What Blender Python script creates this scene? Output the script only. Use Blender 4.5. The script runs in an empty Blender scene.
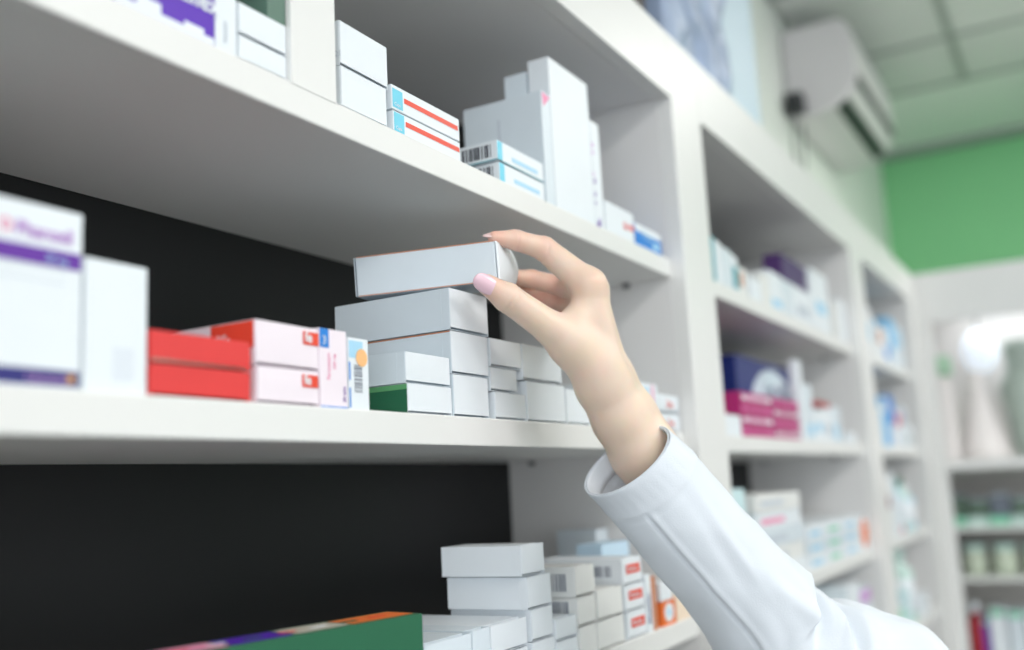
import bpy, bmesh, math, random
import numpy as np
from mathutils import Vector, Matrix, noise
random.seed(7)
SC = bpy.context.scene
COL = SC.collection

# ---------------------------------------------------------------- camera
CAM_R = Matrix(((0.500263, -0.11564388, -0.85811621),
                (-0.86436509, -0.1251699, -0.48703746),
                (-0.05108742, 0.98537251, -0.1625764)))
cam_d = bpy.data.cameras.new('camera')
cam = bpy.data.objects.new('camera', cam_d)
COL.objects.link(cam)
cam.matrix_world = Matrix.Translation((0, -0.4, 0)) @ CAM_R.to_4x4()
cam_d.sensor_width = 36.0
cam_d.lens = 1006.0 / 1024.0 * 36.0
cam_d.clip_start = 0.02
cam_d.dof.use_dof = True
cam_d.dof.focus_distance = 0.73
cam_d.dof.aperture_fstop = 2.5
cam_d.dof.aperture_blades = 0
SC.camera = cam

# ---------------------------------------------------------------- world, lights, exposure
world = bpy.data.worlds.new('world')
SC.world = world
world.use_nodes = True
wn = world.node_tree.nodes
wn['Background'].inputs[0].default_value = (0.90, 0.96, 1.0, 1)
wn['Background'].inputs[1].default_value = 1.0
SC.view_settings.view_transform = 'Standard'
SC.view_settings.look = 'None'
SC.view_settings.gamma = 1.0
SC.view_settings.exposure = 0.44
SC.cycles.max_bounces = 10
SC.cycles.diffuse_bounces = 6


def area(name, loc, rot, sx, sy, power, col=(1, 1, 1)):
    l = bpy.data.lights.new(name, 'AREA')
    l.shape = 'RECTANGLE'; l.size = sx; l.size_y = sy; l.energy = power; l.color = col
    o = bpy.data.objects.new(name, l)
    o.location = loc; o.rotation_euler = rot
    COL.objects.link(o)
    return o


LIGHTS = [(0.05, -1.66), (1.25, -1.66), (3.05, -1.06), (0.65, -2.26), (2.45, -2.26), (-0.55, -1.66)]
for lx, ly in LIGHTS:
    area('ceiling_lamp', (lx, ly, 1.335), (0, 0, 0), 0.5, 0.5, 6.5, (1.0, 0.985, 0.96))

# added fill lamp out of view, brightens the box sides that face left
area('left_fill_lamp', (-2.6, -1.9, 0.15), (0, math.radians(-90), math.radians(12)), 2.0, 2.6, 28.0, (0.93, 0.97, 1.0))

FLOOR = -1.45
CEIL = 1.36


# ---------------------------------------------------------------- materials
def srgb(*c):
    out = []
    for v in c:
        v = v / 255.0
        out.append(v / 12.92 if v <= 0.04045 else ((v + 0.055) / 1.055) ** 2.4)
    return tuple(out) + (1.0,)


MATS = {}


def mat(name, rgb, rough=0.5, bump=0.0, bscale=200.0, var=0.0, vscale=8.0, emit=None, metal=0.0, sss=0.0, trans=0.0, alpha=1.0, coat=0.0):
    if name in MATS:
        return MATS[name]
    m = bpy.data.materials.new(name)
    m.use_nodes = True
    nt = m.node_tree
    b = nt.nodes['Principled BSDF']
    c = srgb(*rgb)
    b.inputs['Base Color'].default_value = c
    b.inputs['Roughness'].default_value = rough
    b.inputs['Metallic'].default_value = metal
    if sss:
        b.inputs['Subsurface Weight'].default_value = sss
        b.inputs['Subsurface Radius'].default_value = (0.012, 0.005, 0.003)
        b.inputs['Subsurface Scale'].default_value = 0.6
    if trans:
        b.inputs['Transmission Weight'].default_value = trans
    if alpha < 1:
        b.inputs['Alpha'].default_value = alpha
    if coat:
        b.inputs['Coat Weight'].default_value = coat
        b.inputs['Coat Roughness'].default_value = 0.15
    if emit:
        b.inputs['Emission Color'].default_value = c
        b.inputs['Emission Strength'].default_value = emit
    tc = nt.nodes.new('ShaderNodeTexCoord')
    if var:
        n = nt.nodes.new('ShaderNodeTexNoise'); n.inputs['Scale'].default_value = vscale; n.inputs['Detail'].default_value = 4
        nt.links.new(tc.outputs['Object'], n.inputs['Vector'])
        mx = nt.nodes.new('ShaderNodeMixRGB'); mx.blend_type = 'MULTIPLY'; mx.inputs[0].default_value = 1.0
        mx.inputs[1].default_value = c
        cr = nt.nodes.new('ShaderNodeValToRGB')
        cr.color_ramp.elements[0].position = 0.3; cr.color_ramp.elements[1].position = 0.7
        k = 1 - var
        cr.color_ramp.elements[0].color = (k, k, k, 1); cr.color_ramp.elements[1].color = (1, 1, 1, 1)
        nt.links.new(n.outputs['Fac'], cr.inputs[0]); nt.links.new(cr.outputs[0], mx.inputs[2])
        nt.links.new(mx.outputs[0], b.inputs['Base Color'])
    if bump:
        n2 = nt.nodes.new('ShaderNodeTexNoise'); n2.inputs['Scale'].default_value = bscale; n2.inputs['Detail'].default_value = 5
        nt.links.new(tc.outputs['Object'], n2.inputs['Vector'])
        bp = nt.nodes.new('ShaderNodeBump'); bp.inputs['Strength'].default_value = bump; bp.inputs['Distance'].default_value = 0.001
        nt.links.new(n2.outputs['Fac'], bp.inputs['Height']); nt.links.new(bp.outputs[0], b.inputs['Normal'])
    MATS[name] = m
    return m


LAM = mat('white_laminate', (228, 227, 226), 0.42, 0.05, 60, 0.02, 3)
LAMF = mat('white_edge_laminate', (232, 232, 230), 0.38, 0.04, 60, 0.02, 5)
BLACK = mat('black_back_board', (12, 13, 15), 0.6, 0.05, 40, 0.1, 5)
CARD = mat('white_card', (232, 238, 243), 0.45, 0.10, 90, 0.02, 30)
CARD2 = mat('bluish_white_card', (218, 228, 235), 0.42, 0.10, 90, 0.03, 30)
CARD3 = mat('cream_white_card', (232, 233, 231), 0.5, 0.10, 90, 0.03, 30)
PINKC = mat('pinkish_white_card', (243, 232, 240), 0.4, 0.05, 90, 0.02, 30)
INNER = mat('card_cut_edge', (178, 150, 132), 0.8)
RED = mat('red_print', (226, 58, 58), 0.4, 0.03, 90, 0.05, 20)
ORED = mat('orange_red_print', (232, 72, 48), 0.4)
GREEN = mat('green_print', (26, 98, 66), 0.45, 0.05, 90, 0.08, 20)
LGREEN = mat('light_green_print', (92, 158, 104), 0.45)
PURPLE = mat('purple_print', (98, 36, 158), 0.4)
VIOLET = mat('violet_print', (84, 20, 178), 0.4)
NAVY = mat('navy_print', (38, 36, 118), 0.4)
NAVY2 = mat('dark_blue_print', (26, 44, 116), 0.4)
BLUE = mat('blue_print', (30, 128, 214), 0.4)
CYAN = mat('cyan_print', (112, 208, 232), 0.4)
LBLUE = mat('pale_blue_print', (168, 214, 240), 0.4)
TEAL = mat('teal_print', (40, 150, 165), 0.4)
MAG = mat('magenta_print', (178, 34, 112), 0.45)
PMAG = mat('pink_magenta_print', (214, 110, 165), 0.45)
ORANGE = mat('orange_print', (238, 120, 50), 0.45)
PEACH = mat('peach_sticker', (246, 190, 130), 0.5)
TAN = mat('tan_print', (196, 130, 96), 0.5)
LILAC = mat('lilac_print', (206, 160, 214), 0.45)
BEIGE = mat('beige_print', (196, 190, 176), 0.5)
GREY = mat('grey_print', (122, 128, 142), 0.5)
PGREY = mat('pale_grey_print', (196, 204, 214), 0.5)
INK = mat('dark_print', (52, 54, 66), 0.5)
PINKP = mat('pink_print', (238, 150, 185), 0.5)
GOLD = mat('gold_print', (214, 160, 70), 0.4)
WALLM = mat('pale_green_white_wall', (232, 236, 230), 0.7, 0.1, 30, 0.03, 1.5)
GREENW = mat('green_wall_paint', (138, 208, 150), 0.65, 0.1, 30, 0.05, 1.0)
FLOORM = mat('grey_floor', (88, 88, 88), 0.5, 0.05, 20, 0.08, 2)
TILE = mat('ceiling_tile', (226, 228, 226), 0.8, 0.3, 60, 0.05, 4)
BAR = mat('ceiling_bar', (168, 172, 170), 0.5)
PLAST = mat('white_plastic', (222, 218, 220), 0.35, 0, 0, 0.02, 2)
DARK = mat('dark_plastic', (40, 42, 46), 0.5)
STEEL = mat('steel_pin', (140, 140, 142), 0.35, metal=0.8)
WRAP = mat('pale_blue_wrap', (172, 190, 218), 0.4, 0.3, 12, 0.38, 13)
SHADE = mat('white_glass', (244, 238, 236), 0.4)
VASE = mat('grey_green_ceramic', (176, 190, 180), 0.35)
PLUM = mat('plum_box', (76, 46, 104), 0.45)
MAROON = mat('maroon_print', (120, 24, 48), 0.45)
MINT = mat('mint_print', (140, 210, 180), 0.45)
PALEG = mat('pale_green_plastic', (196, 222, 214), 0.4)
CLOTH = mat('white_coat_cloth', (218, 224, 231), 0.85, 0.2, 900, 0.015, 40)
PANEL = mat('lamp_panel', (255, 252, 246), 0.5, emit=4.0)
NAIL = mat('pink_nail', (240, 202, 214), 0.18, coat=0.6)


def skin_material():
    m = bpy.data.materials.new('skin')
    m.use_nodes = True
    nt = m.node_tree; b = nt.nodes['Principled BSDF']
    at = nt.nodes.new('ShaderNodeAttribute'); at.attribute_name = 'flush'
    n = nt.nodes.new('ShaderNodeTexNoise'); n.inputs['Scale'].default_value = 60; n.inputs['Detail'].default_value = 6
    tc = nt.nodes.new('ShaderNodeTexCoord'); nt.links.new(tc.outputs['Object'], n.inputs['Vector'])
    m1 = nt.nodes.new('ShaderNodeMixRGB'); m1.inputs[1].default_value = srgb(234, 210, 190); m1.inputs[2].default_value = srgb(234, 178, 160)
    nt.links.new(at.outputs['Fac'], m1.inputs[0])
    m2 = nt.nodes.new('ShaderNodeMixRGB'); m2.blend_type = 'MULTIPLY'; m2.inputs[0].default_value = 0.10
    nt.links.new(m1.outputs[0], m2.inputs[1]); nt.links.new(n.outputs['Color'], m2.inputs[2])
    nt.links.new(m2.outputs[0], b.inputs['Base Color'])
    b.inputs['Roughness'].default_value = 0.43
    b.inputs['Subsurface Weight'].default_value = 0.3
    b.inputs['Subsurface Radius'].default_value = (1.0, 0.35, 0.2)
    b.inputs['Subsurface Scale'].default_value = 0.004
    n3 = nt.nodes.new('ShaderNodeTexNoise'); n3.inputs['Scale'].default_value = 700; n3.inputs['Detail'].default_value = 3
    nt.links.new(tc.outputs['Object'], n3.inputs['Vector'])
    bp = nt.nodes.new('ShaderNodeBump'); bp.inputs['Strength'].default_value = 0.12; bp.inputs['Distance'].default_value = 0.0006
    nt.links.new(n3.outputs['Fac'], bp.inputs['Height']); nt.links.new(bp.outputs[0], b.inputs['Normal'])
    return m


SKIN = skin_material()


# ---------------------------------------------------------------- mesh helpers
def mesh_obj(name, verts, faces, m, parent=None, smooth=False):
    me = bpy.data.meshes.new(name)
    me.from_pydata([tuple(v) for v in verts], [], [tuple(f) for f in faces])
    me.materials.append(m)
    me.update()
    if smooth:
        me.polygons.foreach_set('use_smooth', [True] * len(me.polygons))
    o = bpy.data.objects.new(name, me)
    COL.objects.link(o)
    if parent:
        o.parent = parent
    return o


class MB:
    """collects simple solids into one mesh"""
    def __init__(s):
        s.v = []; s.f = []

    def box(s, x0, x1, y0, y1, z0, z1):
        k = len(s.v)
        s.v += [(x0, y0, z0), (x1, y0, z0), (x1, y1, z0), (x0, y1, z0), (x0, y0, z1), (x1, y0, z1), (x1, y1, z1), (x0, y1, z1)]
        s.f += [(k, k + 3, k + 2, k + 1), (k + 4, k + 5, k + 6, k + 7), (k, k + 1, k + 5, k + 4), (k + 1, k + 2, k + 6, k + 5), (k + 2, k + 3, k + 7, k + 6), (k + 3, k, k + 4, k + 7)]
        return s

    def lathe(s, cx, cy, prof, n=20):
        k = len(s.v)
        for r, z in prof:
            for i in range(n):
                a = 2 * math.pi * i / n
                s.v.append((cx + r * math.cos(a), cy + r * math.sin(a), z))
        for j in range(len(prof) - 1):
            for i in range(n):
                a = k + j * n + i; b = k + j * n + (i + 1) % n
                s.f.append((a, b, b + n, a + n))
        s.f.append(tuple(k + i for i in range(n))[::-1])
        s.f.append(tuple(k + (len(prof) - 1) * n + i for i in range(n)))
        return s

    def build(s, name, m, parent=None, smooth=False, bevel=0.0):
        o = mesh_obj(name, s.v, s.f, m, parent, smooth)
        if bevel:
            md = o.modifiers.new('bevel', 'BEVEL'); md.width = bevel; md.segments = 2; md.limit_method = 'ANGLE'
        return o


def empty(name, loc=(0, 0, 0), rz=0.0):
    o = bpy.data.objects.new(name, None); o.location = loc; o.rotation_euler = (0, 0, rz)
    o.empty_display_size = 0.02
    COL.objects.link(o)
    return o


def tag(o, label, cat, group=None):
    o['label'] = label; o['category'] = cat
    if group:
        o['group'] = group
    return o


def struct(o):
    o['kind'] = 'structure'
    return o


# ---------------------------------------------------------------- room
struct(MB().box(-8, 6, -9, 0.4, FLOOR - 0.05, FLOOR).build('floor', FLOORM))
struct(MB().box(-2.5, 4.6, 0.262, 0.36, FLOOR, CEIL + 0.05).build('wall_back', WALLM))
struct(MB().box(4.5, 4.6, -4.5, 0.262, FLOOR, CEIL + 0.05).build('wall_right', GREENW))
ceil_o = struct(MB().box(-2.5, 4.6, -4.5, 0.36, CEIL + 0.012, CEIL + 0.06).build('ceiling', TILE))
struct(MB().box(3.78, 4.5, -4.5, 0.262, CEIL - 0.004, CEIL + 0.011).build('trim_1', mat('plain_ceiling_strip', (240, 242, 240), 0.7)))
struct(MB().box(4.44, 4.5, -4.5, 0.262, CEIL - 0.03, CEIL - 0.004).build('trim_2', mat('grey_trim', (150, 160, 154), 0.6)))  # grey strip along the top of the green wall
xs = [3.77, 3.35, 2.75, 2.15, 1.55, 0.95, 0.35, -0.25, -0.85]
ys = [0.26, -0.16, -0.76, -1.36, -1.96, -2.56]
tile_mesh = {}
for i in range(len(xs) - 1):
    for j in range(len(ys) - 1):
        cx = (xs[i] + xs[i + 1]) / 2; cy = (ys[j] + ys[j + 1]) / 2
        if any(abs(cx - a) < 0.1 and abs(cy - b) < 0.1 for a, b in LIGHTS):
            continue
        w = xs[i] - xs[i + 1] - 0.026; d = ys[j] - ys[j + 1] - 0.026
        key = (round(w, 3), round(d, 3))
        if key not in tile_mesh:
            o = MB().box(-w / 2, w / 2, -d / 2, d / 2, 0.0, 0.012).build('ceiling_tile', TILE, ceil_o)
            tile_mesh[key] = o.data
        else:
            o = bpy.data.objects.new('ceiling_tile', tile_mesh[key]); COL.objects.link(o); o.parent = ceil_o
        o.location = (cx, cy, CEIL)
for x in xs:
    MB().box(x - 0.012, x + 0.012, -3.1, 0.26, CEIL - 0.004, CEIL + 0.008).build('ceiling_bar', BAR, ceil_o)
for y in ys[1:]:
    MB().box(-1.4, 3.77, y - 0.012, y + 0.012, CEIL - 0.0045, CEIL + 0.0075).build('ceiling_bar', BAR, ceil_o)
for k, (lx, ly) in enumerate(LIGHTS):
    t = empty('ceiling_light', (lx, ly, CEIL))
    tag(t, ('square ceiling light panel above the left end of the nearest shelving unit', 'square ceiling light panel straight out from the wide upright', 'square ceiling light panel nearest the air conditioner', 'square ceiling light panel far behind the hand towards the counter', 'square ceiling light panel in the far row opposite the corner cabinet', 'square ceiling light panel leftmost of all')[k], 'ceiling light', 'ceiling light panels')
    MB().box(-0.285, 0.285, -0.285, 0.285, -0.004, 0.010).build('diffuser', PANEL, t)
    f = MB()
    f.box(-0.3, -0.286, -0.3, 0.3, -0.008, 0.01).box(0.286, 0.3, -0.3, 0.3, -0.008, 0.01).box(-0.286, 0.286, -0.3, -0.286, -0.008, 0.01).box(-0.286, 0.286, 0.286, 0.3, -0.008, 0.01)
    f.build('frame', PLAST, t)

# ---------------------------------------------------------------- shelving
ZT = [0.2555, 0.056, -0.144, -0.344, -0.544]       # shelf tops
TH = 0.0215
RB, RT = 0.450, 0.533                                # top rail
FY = -0.0163                                         # front plane of the face frame; the shelves sit 16 mm behind it
DEP = 0.230


def shelving(label, xl, xr, pl, pr, rail_end=None):
    """one unit: interior from xl to xr, left upright board pl wide, right upright board pr wide"""
    t = empty('shelving_unit', ((xl + xr) / 2, DEP / 2, FLOOR))
    tag(t, label, 'shelving')
    ox, oy, oz = (xl + xr) / 2, DEP / 2, FLOOR

    def part(name, x0, x1, y0, y1, z0, z1, m, bevel=0.0008):
        return MB().box(x0 - ox, x1 - ox, y0 - oy, y1 - oy, z0 - oz, z1 - oz).build(name, m, t, bevel=bevel)
    part('back_panel', xl, xr, DEP, DEP + 0.012, FLOOR + 0.08, RB + 0.02, BLACK, 0)
    part('side_panel', xl - 0.018, xl, FY + 0.0182, DEP + 0.012, FLOOR, RT - 0.02, LAM)
    part('side_panel', xr, xr + 0.018, FY + 0.0182, DEP + 0.012, FLOOR, RT - 0.02, LAM)
    if pl:
        part('upright_board', xl - pl, xl - 0.0003, FY, FY + 0.018, FLOOR + 0.08, RT, LAMF)
    if pr:
        part('upright_board', xr + 0.0003, xr + pr, FY, FY + 0.018, FLOOR + 0.08, RT, LAMF)
    part('top_rail', xl, rail_end or xr, FY, FY + 0.018, RB, RT, LAMF)
    part('top_panel', xl, xr, FY + 0.0182, DEP, RB, RB + 0.018, LAM)
    part('top_panel', xl - 0.018, xr + 0.018, FY + 0.0185, DEP + 0.012, RT - 0.019, RT - 0.001, LAM)
    for z in ZT:
        part('shelf', xl + 0.0004, xr - 0.0004, 0.0, DEP - 0.0005, z - TH, z, LAMF, 0.0012)
        for px in (xl + 0.006, xr - 0.006):
            for py in (0.055, 0.195):
                MB().lathe(px - ox, py - oy, [(0.0022, z - TH - 0.006 - oz), (0.0045, z - TH - 0.005 - oz), (0.0045, z - TH - 0.0003 - oz)], 12).build('shelf_pin', STEEL, t, True)
    part('plinth', xl - 0.018, xr + 0.018, 0.02, 0.04, FLOOR, FLOOR + 0.08, LAM, 0)
    wd = (xr - xl) / 2
    for k in range(2):
        d = part('door', xl + k * wd + 0.002, xl + (k + 1) * wd - 0.002, FY - 0.0165, FY - 0.0005, FLOOR + 0.085, ZT[-1] - 0.03, LAMF)
        hx = xl + wd + (-0.03 if k == 0 else 0.03)
        MB().box(hx - 0.005 - ox, hx + 0.005 - ox, FY - 0.030 - oy, FY - 0.0163 - oy, -0.85 - oz, -0.72 - oz).build('handle', STEEL, d)
    return t


u1 = shelving('white open shelving unit nearest, boxes being taken from its shelves, black back', 0.215, 1.085, 0.103, 0)
# the front board that divides the top compartment of the nearest unit
MB().box(0.4455 - 0.65, 0.488 - 0.65, -0.0005 - DEP / 2, 0.018 - DEP / 2, ZT[0] - 0.0014 - FLOOR, RB - FLOOR).build('divider_board', LAMF, u1)
u2 = shelving('white open shelving unit in the middle, right of the wide upright behind the hand', 1.1876, 2.077, 0.1023, 0.0)
u3 = shelving('white open shelving unit farthest away, next to the glass-fronted corner cabinet', 2.192, 2.811, 0.1147, 0.115)


# ---------------------------------------------------------------- cartons
OFF = {}


def carton(name, x0, x1, z0, z1, dep, m, label, cat='box', group=None, y0=0.003, yaw=0.0, flap=True, simple=False, flap_m=None, gap='bottom'):
    """A folding carton whose tuck-flap end faces the shelf front. Origin: front left bottom corner."""
    w = x1 - x0; h = z1 - z0
    mb = MB()
    g = 0.0019
    if simple or not flap:
        mb.box(0, w, 0, dep, 0, h)
    else:
        r = 0.007
        mb.box(0, w, r, dep, 0, h)
        mb.box(0, 0.0005, 0, r, 0, h); mb.box(w - 0.0005, w, 0, r, 0, h)
        if gap == 'bottom':
            mb.box(0.0005, w - 0.0005, 0.0006, r, 0, 0.0005)
        else:
            mb.box(0.0005, w - 0.0005, 0.0006, r, h - 0.0005, h)
    o = mb.build(name, m, None, bevel=0.0 if simple else 0.00035)
    o.location = (x0, y0, z0); o.rotation_euler = (0, 0, yaw)
    if flap and not simple:
        f = MB()
        zb, zt = (g, h) if gap == 'bottom' else (0, h - g)
        n = 6
        k0 = len(f.v)
        # slightly bulging closing flap, bent over at its fold
        for i in range(n + 1):
            for j in range(n + 1):
                u = i / n; v = j / n
                bul = 0.0004 * math.sin(math.pi * u) * math.sin(math.pi * v)
                f.v.append((0.0009 + u * (w - 0.0014), -0.0001 - bul, zb + v * (zt - zb)))
        for i in range(n + 1):
            for j in range(n + 1):
                u = i / n; v = j / n
                bul = 0.0004 * math.sin(math.pi * u) * math.sin(math.pi * v)
                f.v.append((0.0009 + u * (w - 0.0014), 0.0004 - bul, zb + v * (zt - zb)))
        N = (n + 1) ** 2
        for i in range(n):
            for j in range(n):
                a = i * (n + 1) + j
                f.f.append((a, a + n + 1, a + n + 2, a + 1))
                f.f.append((a + N, a + 1 + N, a + n + 2 + N, a + n + 1 + N))
        for i in range(n):
            a = i * (n + 1); f.f.append((a, a + N, a + n + 1 + N, a + n + 1))
            b = i * (n + 1) + n; f.f.append((b, b + n + 1, b + n + 1 + N, b + N))
            c = i; f.f.append((c, c + 1, c + 1 + N, c + N))
            d = n * (n + 1) + i; f.f.append((d, d + N, d + 1 + N, d + 1))
        f.build('tuck_flap', flap_m or m, o)
        OFF[o.name] = 0.0009
    if cat:
        tag(o, label, cat, group)
    return o


def dec(o, face, u0, u1, v0, v1, m, name='printed_patch', off=0.0010, h=None):
    """flat print on a carton: 'end' = front end, 'side' = left side, 'top'"""
    mb = MB()
    off = OFF.get(o.name, 0.0003) + off - 0.0010
    if face == 'end':
        mb.box(u0, u1, -off, -off + 0.0002, v0, v1)
    elif face == 'side':
        mb.box(-0.0003, -0.0001, u0, u1, v0, v1)
    else:
        mb.box(u0, u1, v0, v1, h + 0.0001, h + 0.0003)
    return mb.build(name, m, o)


def bars(o, face, u0, u1, v0, v1, m, n=16, seed=1, off=0.0010, vertical=False):
    off = OFF.get(o.name, 0.0003) + off - 0.0010
    rnd = random.Random(seed); mb = MB()
    t = 0.0
    tot = (v1 - v0) if vertical else (u1 - u0)
    while t < tot * 0.98:
        w = tot / n * rnd.choice((0.35, 0.6, 0.9)); e = min(t + w, tot)
        if vertical:
            a = (u0, u1, v0 + t, v0 + e)
        else:
            a = (u0 + t, u0 + e, v0, v1)
        if face == 'end':
            mb.box(a[0], a[1], -off, -off + 0.0002, a[2], a[3])
        else:
            mb.box(-0.0003, -0.0001, a[0], a[1], a[2], a[3])
        t = e + tot / n * rnd.choice((0.3, 0.5, 0.8))
    return mb.build('barcode', m, o)


def text(o, s, face, u, v, size, m, sx=1.0, vertical=False, off=0.0011, bold=0.0):
    off = OFF.get(o.name, 0.0003) + off - 0.0010
    cu = bpy.data.curves.new('printed_text', 'FONT')
    cu.body = s; cu.size = size; cu.extrude = 0.00008; cu.offset = bold
    t = bpy.data.objects.new('tmp_text', cu); COL.objects.link(t)
    bpy.context.view_layer.update()
    me = bpy.data.meshes.new_from_object(t.evaluated_get(bpy.context.evaluated_depsgraph_get()))
    bpy.data.objects.remove(t)
    me.materials.clear(); me.materials.append(m)
    q = bpy.data.objects.new('printed_text', me); COL.objects.link(q); q.parent = o
    if face == 'end':
        q.location = (u, -off, v); q.rotation_euler = (math.pi / 2, -math.pi / 2 if vertical else 0, 0)
    else:
        q.location = (-0.0004, u, v); q.rotation_euler = (math.pi / 2, 0, -math.pi / 2)
    q.scale = (sx, 1, 1)
    return q


z1s, z2s, z3s = ZT[0], ZT[1], ZT[2]

# ---- middle shelf, left part -------------------------------------------------
b = carton('medicine_box', 0.235, 0.3025, z2s, 0.1398, 0.13, CARD, 'tall white box with purple band and red symbol, leftmost on the middle shelf', flap=False)
dec(b, 'end', 0.0, 0.0668, 0.0560, 0.0640, PURPLE, 'printed_band')
text(b, 'Pharoxil', 'end', 0.0330, 0.0680, 0.0092, mat('mauve_print', (176, 120, 200), 0.4), 0.95, bold=0.0002)
text(b, '30 mg', 'end', 0.0480, 0.0580, 0.0046, LBLUE, off=0.0013)
mb = MB()
for k in range(10):
    a = 2 * math.pi * k / 10
    mb.box(0.0285 + 0.0024 * math.cos(a) - 0.0008, 0.0285 + 0.0024 * math.cos(a) + 0.0008, -0.0002, -0.0001, 0.0715 + 0.0024 * math.sin(a) - 0.0008, 0.0715 + 0.0024 * math.sin(a) + 0.0008)
mb.build('printed_symbol', PINKP, b)
dec(b, 'end', 0.0, 0.0668, 0.0012, 0.0085, NAVY, 'printed_band')
text(b, 'Laboratory', 'end', 0.0400, 0.0030, 0.0046, LILAC)
dec(b, 'end', 0.0608, 0.0642, 0.0030, 0.0066, GOLD, 'printed_symbol', off=0.0012)
dec(b, 'end', 0.014, 0.060, 0.0545, 0.0549, PGREY, 'printed_line')
dec(b, 'end', 0.014, 0.058, 0.0485, 0.0489, PGREY, 'printed_line')
b = carton('medicine_box', 0.3045, 0.3405, z2s, 0.1200, 0.12, CARD, 'plain white upright box between the purple-banded box and the red boxes', flap=False)
dec(b, 'end', 0.016, 0.028, 0.006, 0.022, mat('faint_grey_print', (222, 228, 236), 0.5), 'printed_patch')

for z0, z1, lab, yw in ((z2s, 0.0725, 'lower of the two flat red boxes on the middle shelf', 0.0), (0.0735, 0.0895, 'upper of the two flat red boxes, resting on the other red one', -0.004)):
    b = carton('medicine_box', 0.3425, 0.4115, z0, z1, 0.036, RED, lab, flap=False, yaw=yw)
    dec(b, 'end', 0.001, 0.066, 0.0002, 0.0016, BEIGE if z1 > 0.08 else RED, 'card_edge', off=0.0007)
b = carton('medicine_box', 0.4165, 0.4690, z2s, 0.0770, 0.12, PINKC, 'lower white box with small red patch on its end, right of the red boxes')
dec(b, 'end', 0.0372, 0.0512, 0.0112, 0.0186, ORED); text(b, 'fe', 'end', 0.0385, 0.0128, 0.0085, CARD, off=0.0013, bold=0.0002)
b = carton('medicine_box', 0.4155, 0.4700, 0.0775, 0.1035, 0.12, PINKC, 'upper white box with red patches, stacked against the tall pink-white box', yaw=0.01)
dec(b, 'end', 0.0400, 0.0538, 0.0155, 0.0235, ORED); text(b, 'fe', 'end', 0.0412, 0.0172, 0.0088, CARD, off=0.0013, bold=0.0002)
dec(b, 'side', 0.0008, 0.034, 0.010, 0.0255, ORED, 'printed_patch'); text(b, 'ilife', 'side', 0.031, 0.013, 0.009, CARD, bold=0.0002)
b = carton('medicine_box', 0.4705, 0.4962, z2s, 0.1050, 0.10, PINKC, 'upright pink-white box with a blue corner patch, right of the red-patch boxes', flap=False)
dec(b, 'end', 0.0002, 0.0085, 0.0370, 0.0488, BLUE); text(b, '3', 'end', 0.0020, 0.039, 0.0075, CARD, off=0.0013)
text(b, 'Paracetam', 'end', 0.0092, 0.017, 0.0040, PINKP, vertical=True); text(b, '500 mg', 'end', 0.0145, 0.024, 0.0032, PINKP, vertical=True)
text(b, '20 tabs', 'end', 0.0235, 0.004, 0.0034, PURPLE, vertical=True)
dec(b, 'end', 0, 0.0254, 0.0002, 0.0010, BLUE, 'printed_band')
b = carton('medicine_box', 0.4978, 0.5182, z2s, 0.1020, 0.10, CARD, 'narrow upright white box with barcode and round peach price sticker', flap=False)
dec(b, 'end', 0.0008, 0.0145, 0.0330, 0.0440, LBLUE); dec(b, 'end', 0.0004, 0.0016, 0.0185, 0.0300, BLUE, 'printed_band'); dec(b, 'end', 0.0004, 0.0016, 0.0010, 0.0135, BLUE, 'printed_band')
mb = MB()
n = 18
vs = [(0.0130 + 0.0058 * math.cos(2 * math.pi * k / n), -0.0006, 0.0335 + 0.0058 * math.sin(2 * math.pi * k / n)) for k in range(n)]
vs += [(x, -0.0004, z) for x, y, z in vs]
mesh_obj('price_sticker', vs, [tuple(range(n))[::-1]] + [(k, (k + 1) % n, (k + 1) % n + n, k + n) for k in range(n)], PEACH, b)
bars(b, 'end', 0.0055, 0.0135, 0.0110, 0.0290, GREY, 14, 4, vertical=True)

# ---- middle shelf, white stack next to the hand ------------------------------
b = carton('medicine_box', 0.5600, 0.6150, z2s, 0.0765, 0.055, CARD, 'green-sided white box at the bottom left of the white stack on the middle shelf')
dec(b, 'side', 0.0, 0.055, 0.0, 0.0166, GREEN, 'green_side_band'); dec(b, 'side', 0.0, 0.055, 0.0166, 0.0202, LGREEN, 'green_side_band')
dec(b, 'side', 0.012, 0.030, 0.0003, 0.0016, TAN, 'printed_line')
carton('medicine_box', 0.5585, 0.6145, 0.0768, 0.0985, 0.060, CARD2, 'flat white box lying on the green-sided box', yaw=0.006, flap_m=CARD)
carton('medicine_box', 0.6175, 0.6670, z2s, 0.0870, 0.115, CARD2, 'bottom white box of the tall stack under the held box', flap_m=CARD)
b = carton('medicine_box', 0.6165, 0.6690, 0.0875, 0.1195, 0.115, CARD2, 'second white box from the bottom of the tall stack, orange line along its upper edge', yaw=-0.004, flap_m=CARD)
dec(b, 'side', 0.0, 0.115, 0.0310, 0.0319, TAN, 'printed_line')
carton('medicine_box', 0.6170, 0.6715, 0.1205, 0.1520, 0.109, CARD2, 'third white box of the tall stack, directly beneath the held box', flap_m=CARD)
carton('medicine_box', 0.6765, 0.7262, z2s, 0.0775, 0.10, CARD, 'white box at shelf level just right of the tall stack, under a smaller one')
carton('medicine_box', 0.6725, 0.7150, 0.0782, 0.0968, 0.10, CARD, 'smallest white box, wedged in the middle of the column right of the tall stack', y0=0.004)
carton('medicine_box', 0.6722, 0.7225, 0.0975, 0.1200, 0.10, CARD, 'white box topping the column right of the tall stack')
carton('medicine_box', 0.7285, 0.7980, z2s, 0.0895, 0.10, CARD, 'wide white box on the shelf beside the small column, below the thumb', flap_m=CARD)
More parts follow.
